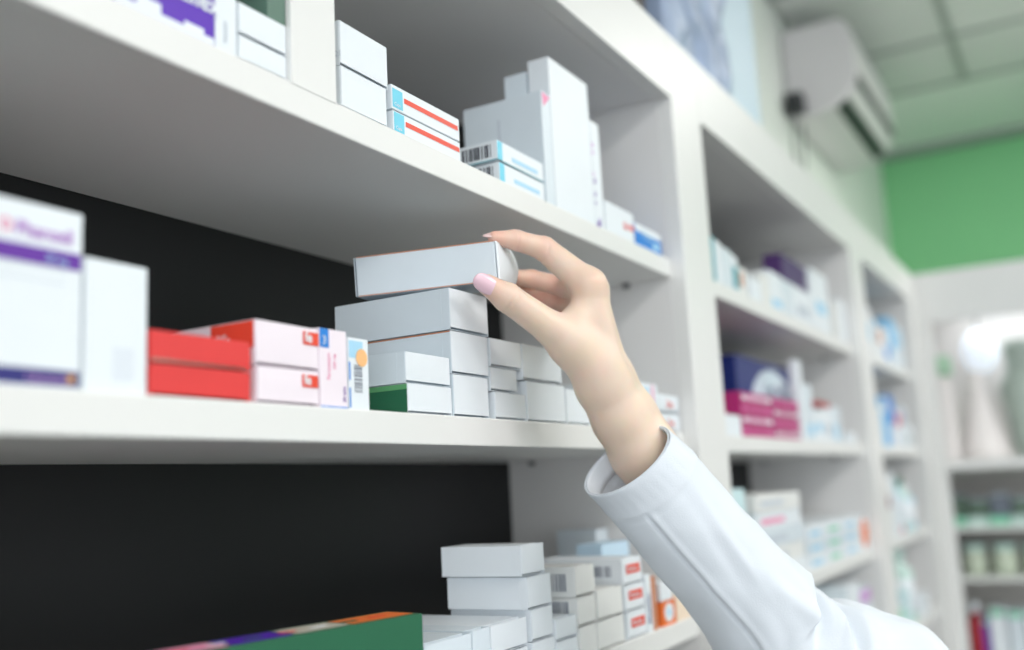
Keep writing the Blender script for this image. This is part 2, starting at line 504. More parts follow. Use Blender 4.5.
carton('medicine_box', 0.7240, 0.7930, 0.0905, 0.1205, 0.10, CARD, 'wide white box on top of another, behind the base of the thumb', flap_m=CARD, yaw=-0.01)
carton('medicine_box', 0.8000, 0.8480, z2s, 0.0870, 0.10, CARD, 'white box half hidden by the wrist at the right end of the white stack')

# ---- middle shelf, right end --------------------------------------------------
b = carton('medicine_box', 0.9300, 1.0200, z2s, 0.1050, 0.10, CARD, 'white box with red oval mark beside the wrist, near the upright', flap=False)
dec(b, 'end', 0.024, 0.066, 0.0400, 0.0440, LBLUE, 'printed_line'); dec(b, 'end', 0.0740, 0.0785, 0.0, 0.048, PINKP, 'printed_band')
text(b, 'Rel', 'end', 0.034, 0.0170, 0.0170, RED, 1.2)
for z0, z1, lab in ((z2s, 0.0750, 'lower small white box with red lettering against the wide upright'), (0.0765, 0.0955, 'upper small white box with red lettering against the wide upright')):
    b = carton('medicine_box', 1.0200, 1.0815, z0, z1, 0.08, CARD, lab)
    text(b, 'Zinc', 'end', 0.022, 0.0055, 0.0105, ORED, 1.1)

# ---- upper shelf --------------------------------------------------------------
b = carton('medicine_box', 0.2600, 0.3130, z1s, 0.3300, 0.08, mat('dark_slate_card', (60, 66, 84), 0.5), 'dark slate box at the left end of the upper shelf', flap=False, y0=0.02)
b = carton('medicine_box', 0.3180, 0.3862, z1s, 0.3250, 0.10, VIOLET, 'violet box with white lettering on the upper shelf', flap=False)
dec(b, 'end', 0.0010, 0.0674, 0.0006, 0.0050, CARD, 'printed_band'); dec(b, 'end', 0.0, 0.0678, 0.0, 0.0011, VIOLET, 'printed_band', off=0.0012)
dec(b, 'end', 0.014, 0.030, 0.0050, 0.0105, CARD); dec(b, 'end', 0.046, 0.060, 0.0050, 0.0080, CARD)
text(b, 'Vitaflex', 'end', 0.026, 0.0200, 0.0150, CARD, 1.0, bold=0.0003)
b = carton('medicine_box', 0.3866, 0.4030, z1s, 0.3250, 0.10, CARD, 'narrow white upright box right against the violet box', flap=False)
text(b, 'PHARM', 'end', 0.0090, 0.006, 0.0040, PGREY, vertical=True)
carton('medicine_box', 0.4040, 0.4448, z1s, 0.2708, 0.12, CARD, 'lower white box of the pair left of the divider board')
carton('medicine_box', 0.4042, 0.4448, 0.2713, 0.2915, 0.12, CARD, 'upper white box of the pair left of the divider board')
b = carton('medicine_box', 0.4290, 0.4448, 0.2918, 0.3300, 0.06, mat('grey_green_card', (92, 122, 108), 0.5), 'grey-green carton on top of the white pair left of the divider board', flap=False)
b = carton('medicine_box', 0.4965, 0.5470, z1s, 0.2845, 0.10, CARD, 'lower of two thick white boxes right of the divider board')
b = carton('medicine_box', 0.4965, 0.5500, 0.2852, 0.3170, 0.10, CARD, 'upper of two thick white boxes right of the divider board', yaw=0.01)
text(b, 'LOT 221', 'side', 0.02, 0.006, 0.006, PGREY)
for z0, z1, lab, dx in ((z1s, 0.2718, 'lower white box with red stripe and cyan corner', 0.001), (0.2730, 0.2912, 'upper white box with red stripe and cyan corner', 0)):
    b = carton('medicine_box', 0.5535 + dx, 0.6420, z0, z1, 0.05, CARD, lab, flap=False)
    dec(b, 'end', 0.001, 0.0130, 0.0015, 0.0155, CYAN); dec(b, 'end', 0.0150, 0.0860, 0.0080, 0.0118, ORED, 'printed_stripe')
    text(b, 'Caps', 'end', 0.0025, 0.003, 0.0035, CARD, off=0.0013)
for z0, z1, lab, dx in ((z1s, 0.2725, 'lower white and cyan box with barcode on its short end', 0.002), (0.2740, 0.2915, 'upper white and cyan box with barcode on its short end', 0)):
    b = carton('medicine_box', 0.7000 + dx, 0.7820, z0, z1, 0.042, CARD, lab, flap=False)
    dec(b, 'end', 0.0005, 0.0085, 0.0, 0.0168, CYAN); dec(b, 'end', 0.0250, 0.0700, 0.0045, 0.0080, LBLUE, 'printed_stripe')
    dec(b, 'end', 0.0, 0.0815, 0.0, 0.0008, TEAL, 'printed_line')
    bars(b, 'side', 0.006, 0.036, 0.0035, 0.0145, INK, 14, 3)
    dec(b, 'side', 0.0, 0.042, 0.0, 0.0009, TEAL, 'printed_line')
b = carton('medicine_box', 0.7860, 0.8035, z1s, 0.3640, 0.085, CARD2, 'thin upright pale box with pink corner, left of the tall white box', flap=False)
vs = [(0.0016, -0.0004, 0.1075), (0.0170, -0.0004, 0.1060), (0.0040, -0.0004, 0.0940), (0.0016, -0.0002, 0.1075), (0.0170, -0.0002, 0.1060), (0.0040, -0.0002, 0.0940)]
mesh_obj('printed_corner', vs, [(0, 2, 1), (3, 4, 5), (0, 1, 4, 3), (1, 2, 5, 4), (2, 0, 3, 5)], PINKP, b)
dec(b, 'side', 0.045, 0.047, 0.055, 0.09, PGREY, 'printed_line')
b = carton('medicine_box', 0.8050, 0.8895, z1s, 0.4040, 0.022, CARD, 'tallest white box standing on the upper shelf', flap=False)
carton('medicine_box', 0.8050, 0.8700, z1s, 0.3950, 0.024, CARD2, 'pale box standing close behind the tallest white box', flap=False, y0=0.0275)
b = carton('medicine_box', 0.8905, 0.9110, z1s, 0.3670, 0.08, CARD, 'upright white box with violet flecks, right of the tallest box', flap=False)
for k, z in enumerate((0.022, 0.031, 0.045, 0.052, 0.075, 0.083)):
    dec(b, 'end', 0.001, 0.0025 + 0.001 * (k % 3), z, z + 0.005, LILAC if k > 2 else PURPLE)
vs = [(0.0006, -0.0004, 0.0005), (0.0110, -0.0004, 0.0005), (0.0095, -0.0004, 0.0110), (0.0006, -0.0002, 0.0005), (0.0110, -0.0002, 0.0005), (0.0095, -0.0002, 0.0110)]
mesh_obj('printed_corner', vs, [(0, 1, 2), (3, 5, 4), (0, 3, 4, 1), (1, 4, 5, 2), (2, 5, 3, 0)], PURPLE, b)
b = carton('medicine_box', 0.9150, 0.9880, z1s, 0.2885, 0.08, CARD, 'white box with red mark beside the blue box on the upper shelf', flap=False)
text(b, 'Gel', 'end', 0.044, 0.0120, 0.0100, RED, 1.0, bold=0.0003); dec(b, 'end', 0.063, 0.071, 0.0130, 0.0195, RED)
b = carton('medicine_box', 0.9900, 1.0660, z1s, 0.2810, 0.06, BLUE, 'blue box at the right end of the upper shelf, by the upright', flap=False)
dec(b, 'end', 0.0, 0.0755, 0.0170, 0.0250, CARD, 'printed_band'); text(b, 'Aqua', 'end', 0.020, 0.0120, 0.0130, LBLUE, 1.1); dec(b, 'end', 0.050, 0.068, 0.004, 0.012, LBLUE)

# ---- lower shelf ---------------------------------------------------------------
b = carton('medicine_box', 0.3250, 0.5600, z3s, -0.0757, 0.034, GREEN, 'long green box with colourful printed top at the left of the lower shelf', flap=False, y0=0.0345, yaw=math.radians(-9.8))
for x0, x1, m in ((0.0, 0.058, LILAC), (0.060, 0.092, PINKP), (0.094, 0.135, VIOLET), (0.138, 0.178, BEIGE), (0.181, 0.232, ORANGE)):
    dec(b, 'top', x0, x1, 0.006, 0.030, m, 'printed_patch', h=0.0683)
for k in range(9):
    x = 0.012 + k * 0.024
    dec(b, 'top', x, x + 0.012, 0.014, 0.018, (CARD, GREEN, ORED)[k % 3], 'printed_patch', h=0.0686)
WL = 'white carton'
rows = [
    (0.7050, 0.7430, -0.0668, -0.0430, 0.0755, CARD, 'topmost white box of the stack on the lower shelf, against the black back'),
    (0.7120, 0.7520, -0.0933, -0.0680, 0.0755, CARD, 'second white box from the top of the lower-shelf stack'),
    (0.7160, 0.7520, -0.1180, -0.0938, 0.0755, CARD, 'third white box from the top of the lower-shelf stack'),
    (0.7155, 0.7540, z3s, -0.1186, 0.110, CARD, 'bottom white box of the lower-shelf stack'),
    (0.6540, 0.7085, -0.1190, -0.0975, 0.120, CARD, 'white box left of the lower-shelf stack, on top of another'),
    (0.6540, 0.7085, z3s, -0.1196, 0.120, CARD, 'white box under the one left of the lower-shelf stack'),
    (0.6284, 0.6530, z3s, -0.0975, 0.120, CARD2, 'upright narrow white box between two flat ones on the lower shelf'),
    (0.5680, 0.6275, -0.1190, -0.0985, 0.120, CARD2, 'white box right of the green box, upper one of two'),
    (0.5680, 0.6275, z3s, -0.1196, 0.120, CARD, 'white box right of the green box, lower one of two'),
    (0.7560, 0.7950, -0.1240, -0.1065, 0.100, CARD, 'small white box between the plain stack and the barcode boxes'),
    (0.7560, 0.7950, z3s, -0.1246, 0.100, CARD, 'small white box at shelf level between the plain stack and the barcode boxes'),
]
for x0, x1, z0, z1, d, m, lab in rows:
    carton('medicine_box', x0, x1, z0, z1, d, m, lab)
b = carton('medicine_box', 0.7985, 0.8375, -0.0935, -0.0678, 0.090, CARD3, 'cream-white box with barcode on its side, top of its stack', y0=0.004)
bars(b, 'side', 0.009, 0.027, 0.005, 0.020, GREY, 10, 5)
b = carton('medicine_box', 0.7985, 0.8340, -0.1180, -0.0940, 0.090, CARD3, 'cream-white box with barcode, second in its stack')
bars(b, 'side', 0.009, 0.027, 0.011, 0.021, GREY, 10, 6)
carton('medicine_box', 0.7985, 0.8330, z3s, -0.1188, 0.090, CARD3, 'cream-white box at the bottom of the barcode stack')
carton('medicine_box', 0.8380, 0.8925, -0.1180, -0.0925, 0.090, CARD3, 'off-white box between the barcode stack and the red-label stack')
carton('medicine_box', 0.8345, 0.8925, z3s, -0.1188, 0.090, CARD3, 'off-white box at shelf level left of the red-label stack')
for z0, z1, lab in ((-0.0938, -0.0690, 'top'), (-0.1184, -0.0944, 'middle'), (z3s, -0.1190, 'bottom')):
    dx = {'top': 0, 'middle': 0.002, 'bottom': 0.004}[lab]
    b = carton('medicine_box', 0.8970 + dx, 0.9430 + dx, z0, z1, 0.095, CARD, lab + ' box of the three white boxes with a red label on the end')
    dec(b, 'end', 0.0080, 0.0400, 0.0100, 0.0185, ORED, 'red_label'); text(b, 'Nervine', 'end', 0.0100, 0.0122, 0.0070, CARD, 1.0, off=0.0013)
    bars(b, 'side', 0.012, 0.060, 0.008, 0.018, GREY, 16, 8)
b = carton('medicine_box', 0.9495, 0.9640, z3s, -0.0890, 0.06, CARD, 'upright white box with vertical blue lettering beside the red-label boxes', flap=False)
text(b, 'Phytofer', 'end', 0.0090, 0.008, 0.0085, NAVY, 1.0, vertical=True, bold=0.0002)
b = carton('medicine_box', 0.9645, 0.9760, z3s, -0.0920, 0.06, TAN, 'narrow upright tan-brown box on the lower shelf', flap=False)
b = carton('medicine_box', 0.9890, 1.0250, z3s, -0.1200, 0.05, ORANGE, 'small orange box with white oval on the lower shelf', flap=False)
n = 20
vs = [(0.018 + 0.0125 * math.cos(2 * math.pi * k / n), -0.0004, 0.0125 + 0.0095 * math.sin(2 * math.pi * k / n)) for k in range(n)]
vs += [(x, -0.0002, z) for x, y, z in vs]
q = mesh_obj('printed_oval', vs, [tuple(range(n))] + [(k, (k + 1) % n, (k + 1) % n + n, k + n) for k in range(n)], CARD, b)
dec(b, 'end', 0.014, 0.022, 0.009, 0.016, LBLUE, 'printed_symbol', off=0.0014)
carton('medicine_box', 0.9880, 1.0200, -0.1192, -0.1010, 0.05, CARD, 'white box on top of the small orange box', flap=False)
carton('medicine_box', 1.0290, 1.0750, z3s, -0.1180, 0.05, mat('cream_peach_card', (242, 222, 200), 0.5), 'cream-peach box at the right end of the lower shelf', flap=False)
carton('medicine_box', 0.9760, 1.0460, z3s, -0.0600, 0.03, mat('pale_blue_card', (196, 222, 240), 0.5), 'tall pale blue box behind the red-label boxes', flap=False, y0=0.06)
carton('medicine_box', 1.0480, 1.0800, z3s, -0.0480, 0.05, CARD2, 'tall whitish-blue box at the back of the lower shelf by the coat sleeve', flap=False, y0=0.10)

# ---------------------------------------------------------------- the held box
HO = Vector((0.65006, -0.02125, 0.15860))
HL, HW, HH = 0.11345, 0.05068, 0.03177
held = bpy.data.objects.new('medicine_box', None)
mb = MB(); mb.box(0, HW, 0.0010, HL, 0, HH)
held = mb.build('medicine_box', CARD2, None, bevel=0.0006)
held.rotation_euler = (math.radians(-1.23), math.radians(-3.4), math.radians(18.32))
held.location = HO
tag(held, 'white box held between thumb and index finger above the tall stack', 'box')
# bulging tuck flap at the front end
vs = []; fs = []; n = 10
for lay in (0, 1):
    for i in range(n + 1):
        for j in range(n + 1):
            u = i / n; v = j / n
            bul = 0.0045 * math.sin(math.pi * v) * math.sin(math.pi * u * 0.5) + 0.0022 * u
            vs.append((0.0007 + u * (HW - 0.0012), -0.0002 - bul + lay * 0.0005, 0.0004 + v * (HH - 0.0008)))
N = (n + 1) ** 2
for i in range(n):
    for j in range(n):
        a = i * (n + 1) + j
        fs.append((a, a + n + 1, a + n + 2, a + 1)); fs.append((a + N, a + 1 + N, a + n + 2 + N, a + n + 1 + N))
for i in range(n):
    a = i * (n + 1); fs.append((a, a + N, a + n + 1 + N, a + n + 1))
    b2 = i * (n + 1) + n; fs.append((b2, b2 + n + 1, b2 + n + 1 + N, b2 + N))
    fs.append((i, i + 1, i + 1 + N, i + N)); d = n * (n + 1) + i; fs.append((d, d + N, d + 1 + N, d + 1))
mesh_obj('tuck_flap', vs, fs, CARD, held, True)
MB().box(-0.0003, -0.0001, 0.001, HL - 0.001, HH - 0.0009, HH - 0.0001).build('orange_edge_line', TAN, held)
MB().box(-0.0003, -0.0001, 0.001, HL - 0.001, 0.0001, 0.0008).build('orange_edge_line', TAN, held)
MB().box(0.0005, HW - 0.002, HL + 0.0010, HL + 0.0016, 0.0005, HH - 0.0005).build('rear_flap', CARD2, held)

# ---------------------------------------------------------------- the hand and arm (implicit surface)
def cone_sdf(P, a, b, ra, rb):
    a = np.array(a, np.float32); b = np.array(b, np.float32)
    ab = b - a; L2 = float(ab @ ab)
    d = P - a
    t = np.clip((d @ ab) / L2, 0, 1)
    q = d - t[..., None] * ab
    return np.sqrt((q * q).sum(-1)) - (ra + (rb - ra) * t)


def smin(a, b, k):
    h = np.maximum(k - np.abs(a - b), 0) / k
    return np.minimum(a, b) - h * h * k * 0.25


J = dict(
    wr0=(0.7190, -0.0712, 0.0791), wr1=(0.7404, -0.0651, 0.0836),
    fa0=(0.7338, -0.0781, 0.0524), fa1=(0.7526, -0.0753, 0.0558),
    fb0=(0.7498, -0.0872, 0.0260), fb1=(0.7669, -0.0854, 0.0287),
    fc=(0.7943, -0.1144, -0.0349), fd=(0.8555, -0.1498, -0.1289),
    imcp=(0.7071, -0.0698, 0.1565), ipip=(0.6922, -0.0400, 0.1887), idip=(0.6731, -0.0247, 0.1946), itip=(0.6587, -0.0141, 0.1956),
    mmcp=(0.7254, -0.0632, 0.1566), mpip=(0.7463, -0.0259, 0.1685), mdip=(0.7329, -0.0048, 0.1757), mtip=(0.7111, 0.0050, 0.1754),
    rmcp=(0.7420, -0.0528, 0.1488), rpip=(0.7651, -0.0145, 0.1581), rdip=(0.7515, 0.0033, 0.1640), rtip=(0.7270, 0.0090, 0.1656),
    pmcp=(0.7564, -0.0425, 0.1402), ppip=(0.7798, -0.0121, 0.1470), pdip=(0.7731, 0.0018, 0.1534), ptip=(0.7568, 0.0086, 0.1575),
    tcmc=(0.7106, -0.0692, 0.0929), tmcp=(0.6764, -0.0511, 0.1206), tip_=(0.6457, -0.0313, 0.1432), ttip=(0.6325, -0.0214, 0.1530),
    web0=(0.6983, -0.0611, 0.1274), web1=(0.7124, -0.0695, 0.1457), then=(0.6951, -0.0581, 0.1108),
    crest=(0.7143, -0.0747, 0.1573), back=(0.7243, -0.0757, 0.1262),
)
J = {k: np.array(v) for k, v in J.items()}


def build_hand():
    allp = np.array([J[k] for k in J])
    vox = 0.00105
    lo = allp.min(0) - 0.03; hi = allp.max(0) + 0.03
    dims = np.ceil((hi - lo) / vox).astype(int)
    ax = [lo[i] + vox * np.arange(dims[i]) for i in range(3)]
    out = np.full(dims, 0.01, np.float32)
    # work in slabs to keep memory small
    pal = [('wr0', 'imcp', .0190, .0128), ('wr1', 'mmcp', .0185, .0125), ('wr1', 'rmcp', .0175, .0118), ('wr1', 'pmcp', .0165, .0105),
           ('imcp', 'mmcp', .0112, .0112), ('mmcp', 'rmcp', .0108, .0105), ('rmcp', 'pmcp', .0105, .0098),
           ('wr0', 'wr1', .0200, .0200), ('wr0', 'fa0', .0205, .0222), ('wr1', 'fa1', .0205, .0224), ('fa0', 'fb0', .0222, .0246), ('fa1', 'fb1', .0224, .0248),
           ('fb0', 'fc', .0250, .030), ('fc', 'fd', .030, .036), ('tcmc', 'then', .0175, .0165), ('web0', 'web1', .0110, .0085), ('then', 'web0', .0150, .0110)]
    thumb = [('tcmc', 'tmcp', .0178, .0130), ('tmcp', 'tip_', .0130, .0110), ('tip_', 'ttip', .0108, .0080)]
    fingers = [
        [('imcp', 'ipip', .0128, .0098), ('ipip', 'idip', .0092, .0080), ('idip', 'itip', .0080, .0052)],
        [('mmcp', 'mpip', .0110, .0090), ('mpip', 'mdip', .0086, .0078), ('mdip', 'mtip', .0078, .0062)],
        [('rmcp', 'rpip', .0105, .0086), ('rpip', 'rdip', .0082, .0074), ('rdip', 'rtip', .0074, .0060)],
        [('pmcp', 'ppip', .0095, .0076), ('ppip', 'pdip', .0074, .0066), ('pdip', 'ptip', .0066, .0054)]]
    X = None
    step = 24
    for s0 in range(0, dims[0], step):
        s1 = min(dims[0], s0 + step)
        gx, gy, gz = np.meshgrid(ax[0][s0:s1], ax[1], ax[2], indexing='ij')
        P = np.stack([gx, gy, gz], -1).astype(np.float32)
        # skip far slabs cheaply
        d = None
        for a, b_, ra, rb in pal:
            c = cone_sdf(P, J[a], J[b_], ra, rb)
            d = c if d is None else smin(d, c, 0.009)
        th = None
        for a, b_, ra, rb in thumb:
            c = cone_sdf(P, J[a], J[b_], ra, rb)
            th = c if th is None else smin(th, c, 0.004)
        d = smin(d, th, 0.010)
        fing = None
        for F in fingers:
            fd = None
            for a, b_, ra, rb in F:
                c = cone_sdf(P, J[a], J[b_], ra, rb)
                fd = c if fd is None else smin(fd, c, 0.0028)
            # knuckle bump
            fing = fd if fing is None else smin(fing, fd, 0.0012)
        d = smin(d, fing, 0.006)
        out[s0:s1] = d
    import openvdb
    out = np.clip(out, -0.006, 0.006)
    g = openvdb.FloatGrid(0.006)
    g.copyFromArray(out)
    g.transform = openvdb.createLinearTransform(vox)
    pts, quads = g.convertToQuads(0.0)
    pts = np.asarray(pts) + lo
    quads = np.asarray(quads)
    me = bpy.data.meshes.new('body')
    me.from_pydata(pts.tolist(), [], quads.tolist())
    me.materials.append(SKIN)
    me.update()
    bm = bmesh.new(); bm.from_mesh(me)
    bmesh.ops.recalc_face_normals(bm, faces=bm.faces)
    for _ in range(5):
        bmesh.ops.smooth_vert(bm, verts=bm.verts, factor=0.5, use_axis_x=True, use_axis_y=True, use_axis_z=True)
    bm.to_mesh(me); bm.free()
    n = len(me.vertices)
    co = np.empty(n * 3, np.float32); me.vertices.foreach_get('co', co); co = co.reshape(-1, 3)
    # creases at the joints of thumb and index (narrow grooves across the finger)
    def crease(c0, c1, at_, depth, width, side):
        axd = np.array(c1) - np.array(c0); axd /= np.linalg.norm(axd)
        rel = co - np.array(at_)
        s = rel @ axd; r = np.linalg.norm(rel - s[:, None] * axd, axis=1)
        g_ = np.exp(-(s / width) ** 2) * (r < 0.017)
        dirn = rel - s[:, None] * axd
        dirn /= (np.linalg.norm(dirn, axis=1)[:, None] + 1e-6)
        co[:] = co - dirn * (depth * g_)[:, None]
    crease(J['tip_'], J['tmcp'], J['tip_'] * 0.97 + J['tmcp'] * 0.03, 0.00045, 0.0011, 0)
    crease(J['tip_'], J['tmcp'], J['tip_'] * 0.90 + J['tmcp'] * 0.10, 0.00030, 0.0010, 0)
    crease(J['ipip'], J['idip'], J['ipip'], 0.0004, 0.0009, 0)
    crease(J['idip'], J['itip'], J['idip'], 0.00035, 0.0008, 0)
    me.vertices.foreach_set('co', co.ravel())
    fl = np.zeros(n, np.float32)
    for k, r, a in (('itip', .014, .8), ('ttip', .014, .7), ('mtip', .014, .9), ('mdip', .018, .8), ('mpip', .02, .9), ('rdip', .02, .9), ('rpip', .02, .9), ('pdip', .02, .9), ('idip', .014, .6), ('ipip', .015, .55), ('imcp', .017, .4), ('tip_', .013, .4), ('web1', .012, .5)):
        dd = np.linalg.norm(co - J[k], axis=1)
        fl = np.maximum(fl, a * np.exp(-(dd / r) ** 2))
    at = me.attributes.new('flush', 'FLOAT', 'POINT'); at.data.foreach_set('value', fl)
    me.polygons.foreach_set('use_smooth', [True] * len(me.polygons))
    me.update()
    return me


person = empty('person', J['fd'].tolist())
tag(person, 'person in a white coat reaching up, hand gripping the held white box', 'person')
base = Vector(J['fd'].tolist())
bme = build_hand()
body = bpy.data.objects.new('body', bme); COL.objects.link(body); body.parent = person; body.location = -base


def nail(center, axis, normal, w, l, r, thick=0.0006, name='fingernail', nm=NAIL):
    ax_ = Vector(axis).normalized(); no = Vector(normal); no = (no - ax_ * no.dot(ax_)).normalized(); sd = ax_.cross(no)
    c = Vector(center); vs = []; fs = []; nu, nv = 12, 10
    for lay in (1, 0):
        for i in range(nu + 1):
            for j in range(nv + 1):
                u = -1 + 2 * i / nu; v = -1 + 2 * j / nv
                # square -> rounded (superellipse) outline
                k = math.sqrt(1 - 0.5 * v * v); k2 = math.sqrt(1 - 0.5 * u * u)
                uu = u * k; vv = v * k2
                s = vv * w / 2; a = s / r
                p = c + ax_ * (uu * l / 2) + sd * (r * math.sin(a)) + no * (r * (math.cos(a) - 1) - 0.0008 * uu * uu + (0 if lay else -thick))
                vs.append(tuple(p - base))
    N = (nu + 1) * (nv + 1)
    for i in range(nu):
        for j in range(nv):
            a = i * (nv + 1) + j
            fs.append((a, a + nv + 1, a + nv + 2, a + 1)); fs.append((a + N, a + 1 + N, a + nv + 2 + N, a + nv + 1 + N))
    for i in range(nu):
        a = i * (nv + 1); fs.append((a, a + N, a + nv + 1 + N, a + nv + 1)); b_ = a + nv; fs.append((b_, b_ + nv + 1, b_ + nv + 1 + N, b_ + N))
    for j in range(nv):
        fs.append((j, j + 1, j + 1 + N, j + N)); d_ = nu * (nv + 1) + j; fs.append((d_, d_ + N, d_ + 1 + N, d_ + 1))
    return mesh_obj(name, vs, fs, nm, person, True)


nail((0.6243, -0.0254, 0.1514), np.array((0.6236, -0.0140, 0.1592)) - np.array((0.6457, -0.0313, 0.1432)), np.array((0.5874, -0.0461, 0.1450)) - np.array((0.6304, -0.0218, 0.1530)), 0.0160, 0.0200, 0.0088)
nail((0.6564, -0.0143, 0.1993), np.array((0.6551, -0.0063, 0.1978)) - np.array((0.6650, -0.0188, 0.2011)), np.array((0.6508, -0.0197, 0.2110)) - np.array((0.6587, -0.0141, 0.1960)), 0.0095, 0.0165, 0.0058, nm=mat('pale_nail', (238, 206, 204), 0.2, coat=0.6))
for a, b_ in (('mdip', 'mtip'), ('rdip', 'rtip'), ('pdip', 'ptip')):
    axd = J[b_] - J[a]
    nail(J[b_] + np.array((0.004, 0.005, 0.0015)), axd, (0.6, 0.7, 0.2), 0.008, 0.011, 0.006)

# ---------------------------------------------------------------- coat sleeve
UL = [  # upper contour, lower contour of the sleeve in the round
    ((0.7340, -0.1158, 0.0417), (0.7084, -0.0557, -0.0037)), ((0.7466, -0.1269, 0.0266), (0.7194, -0.0640, -0.0181)), ((0.7612, -0.1394, 0.0051), (0.7315, -0.0733, -0.0357)), ((0.7765, -0.1510, -0.0158), (0.7457, -0.0834, -0.0560)),
    ((0.7911, -0.1624, -0.0346), (0.7600, -0.0935, -0.0764)), ((0.8080, -0.1747, -0.0560), (0.7758, -0.1041, -0.0972)), ((0.8252, -0.1880, -0.0761), (0.7924, -0.1141, -0.1246)), ((0.8286, -0.1808, -0.0850), (0.8056, -0.1192, -0.1480)),
    ((0.8396, -0.1943, -0.0900), (0.8198, -0.1312, -0.1746)), ((0.8508, -0.2052, -0.1044), (0.8322, -0.1419, -0.1956)), ((0.8604, -0.2182, -0.1039), (0.8441, -0.1532, -0.2128)), ((0.8776, -0.2400, -0.1167), (0.8602, -0.1715, -0.2304)),
    ((0.8926, -0.2636, -0.1253), (0.8771, -0.1929, -0.2557)), ((0.9069, -0.2798, -0.1527), (0.8921, -0.2108, -0.2808)), ((0.9298, -0.3061, -0.1943), (0.9155, -0.2421, -0.3107)), ((0.9713, -0.3557, -0.2462), (0.9579, -0.2904, -0.3711))]
BD = [.034, .036, .039, .041, .043, .046, .049, .051, .053, .054, .055, .056, .057, .058, .060, .060]
FWD = Vector((0.858, 0.487, 0.163))


def cr(p0, p1, p2, p3, t):
    return 0.5 * ((2 * p1) + (-p0 + p2) * t + (2 * p0 - 5 * p1 + 4 * p2 - p3) * t * t + (-p0 + 3 * p1 - 3 * p2 + p3) * t ** 3)


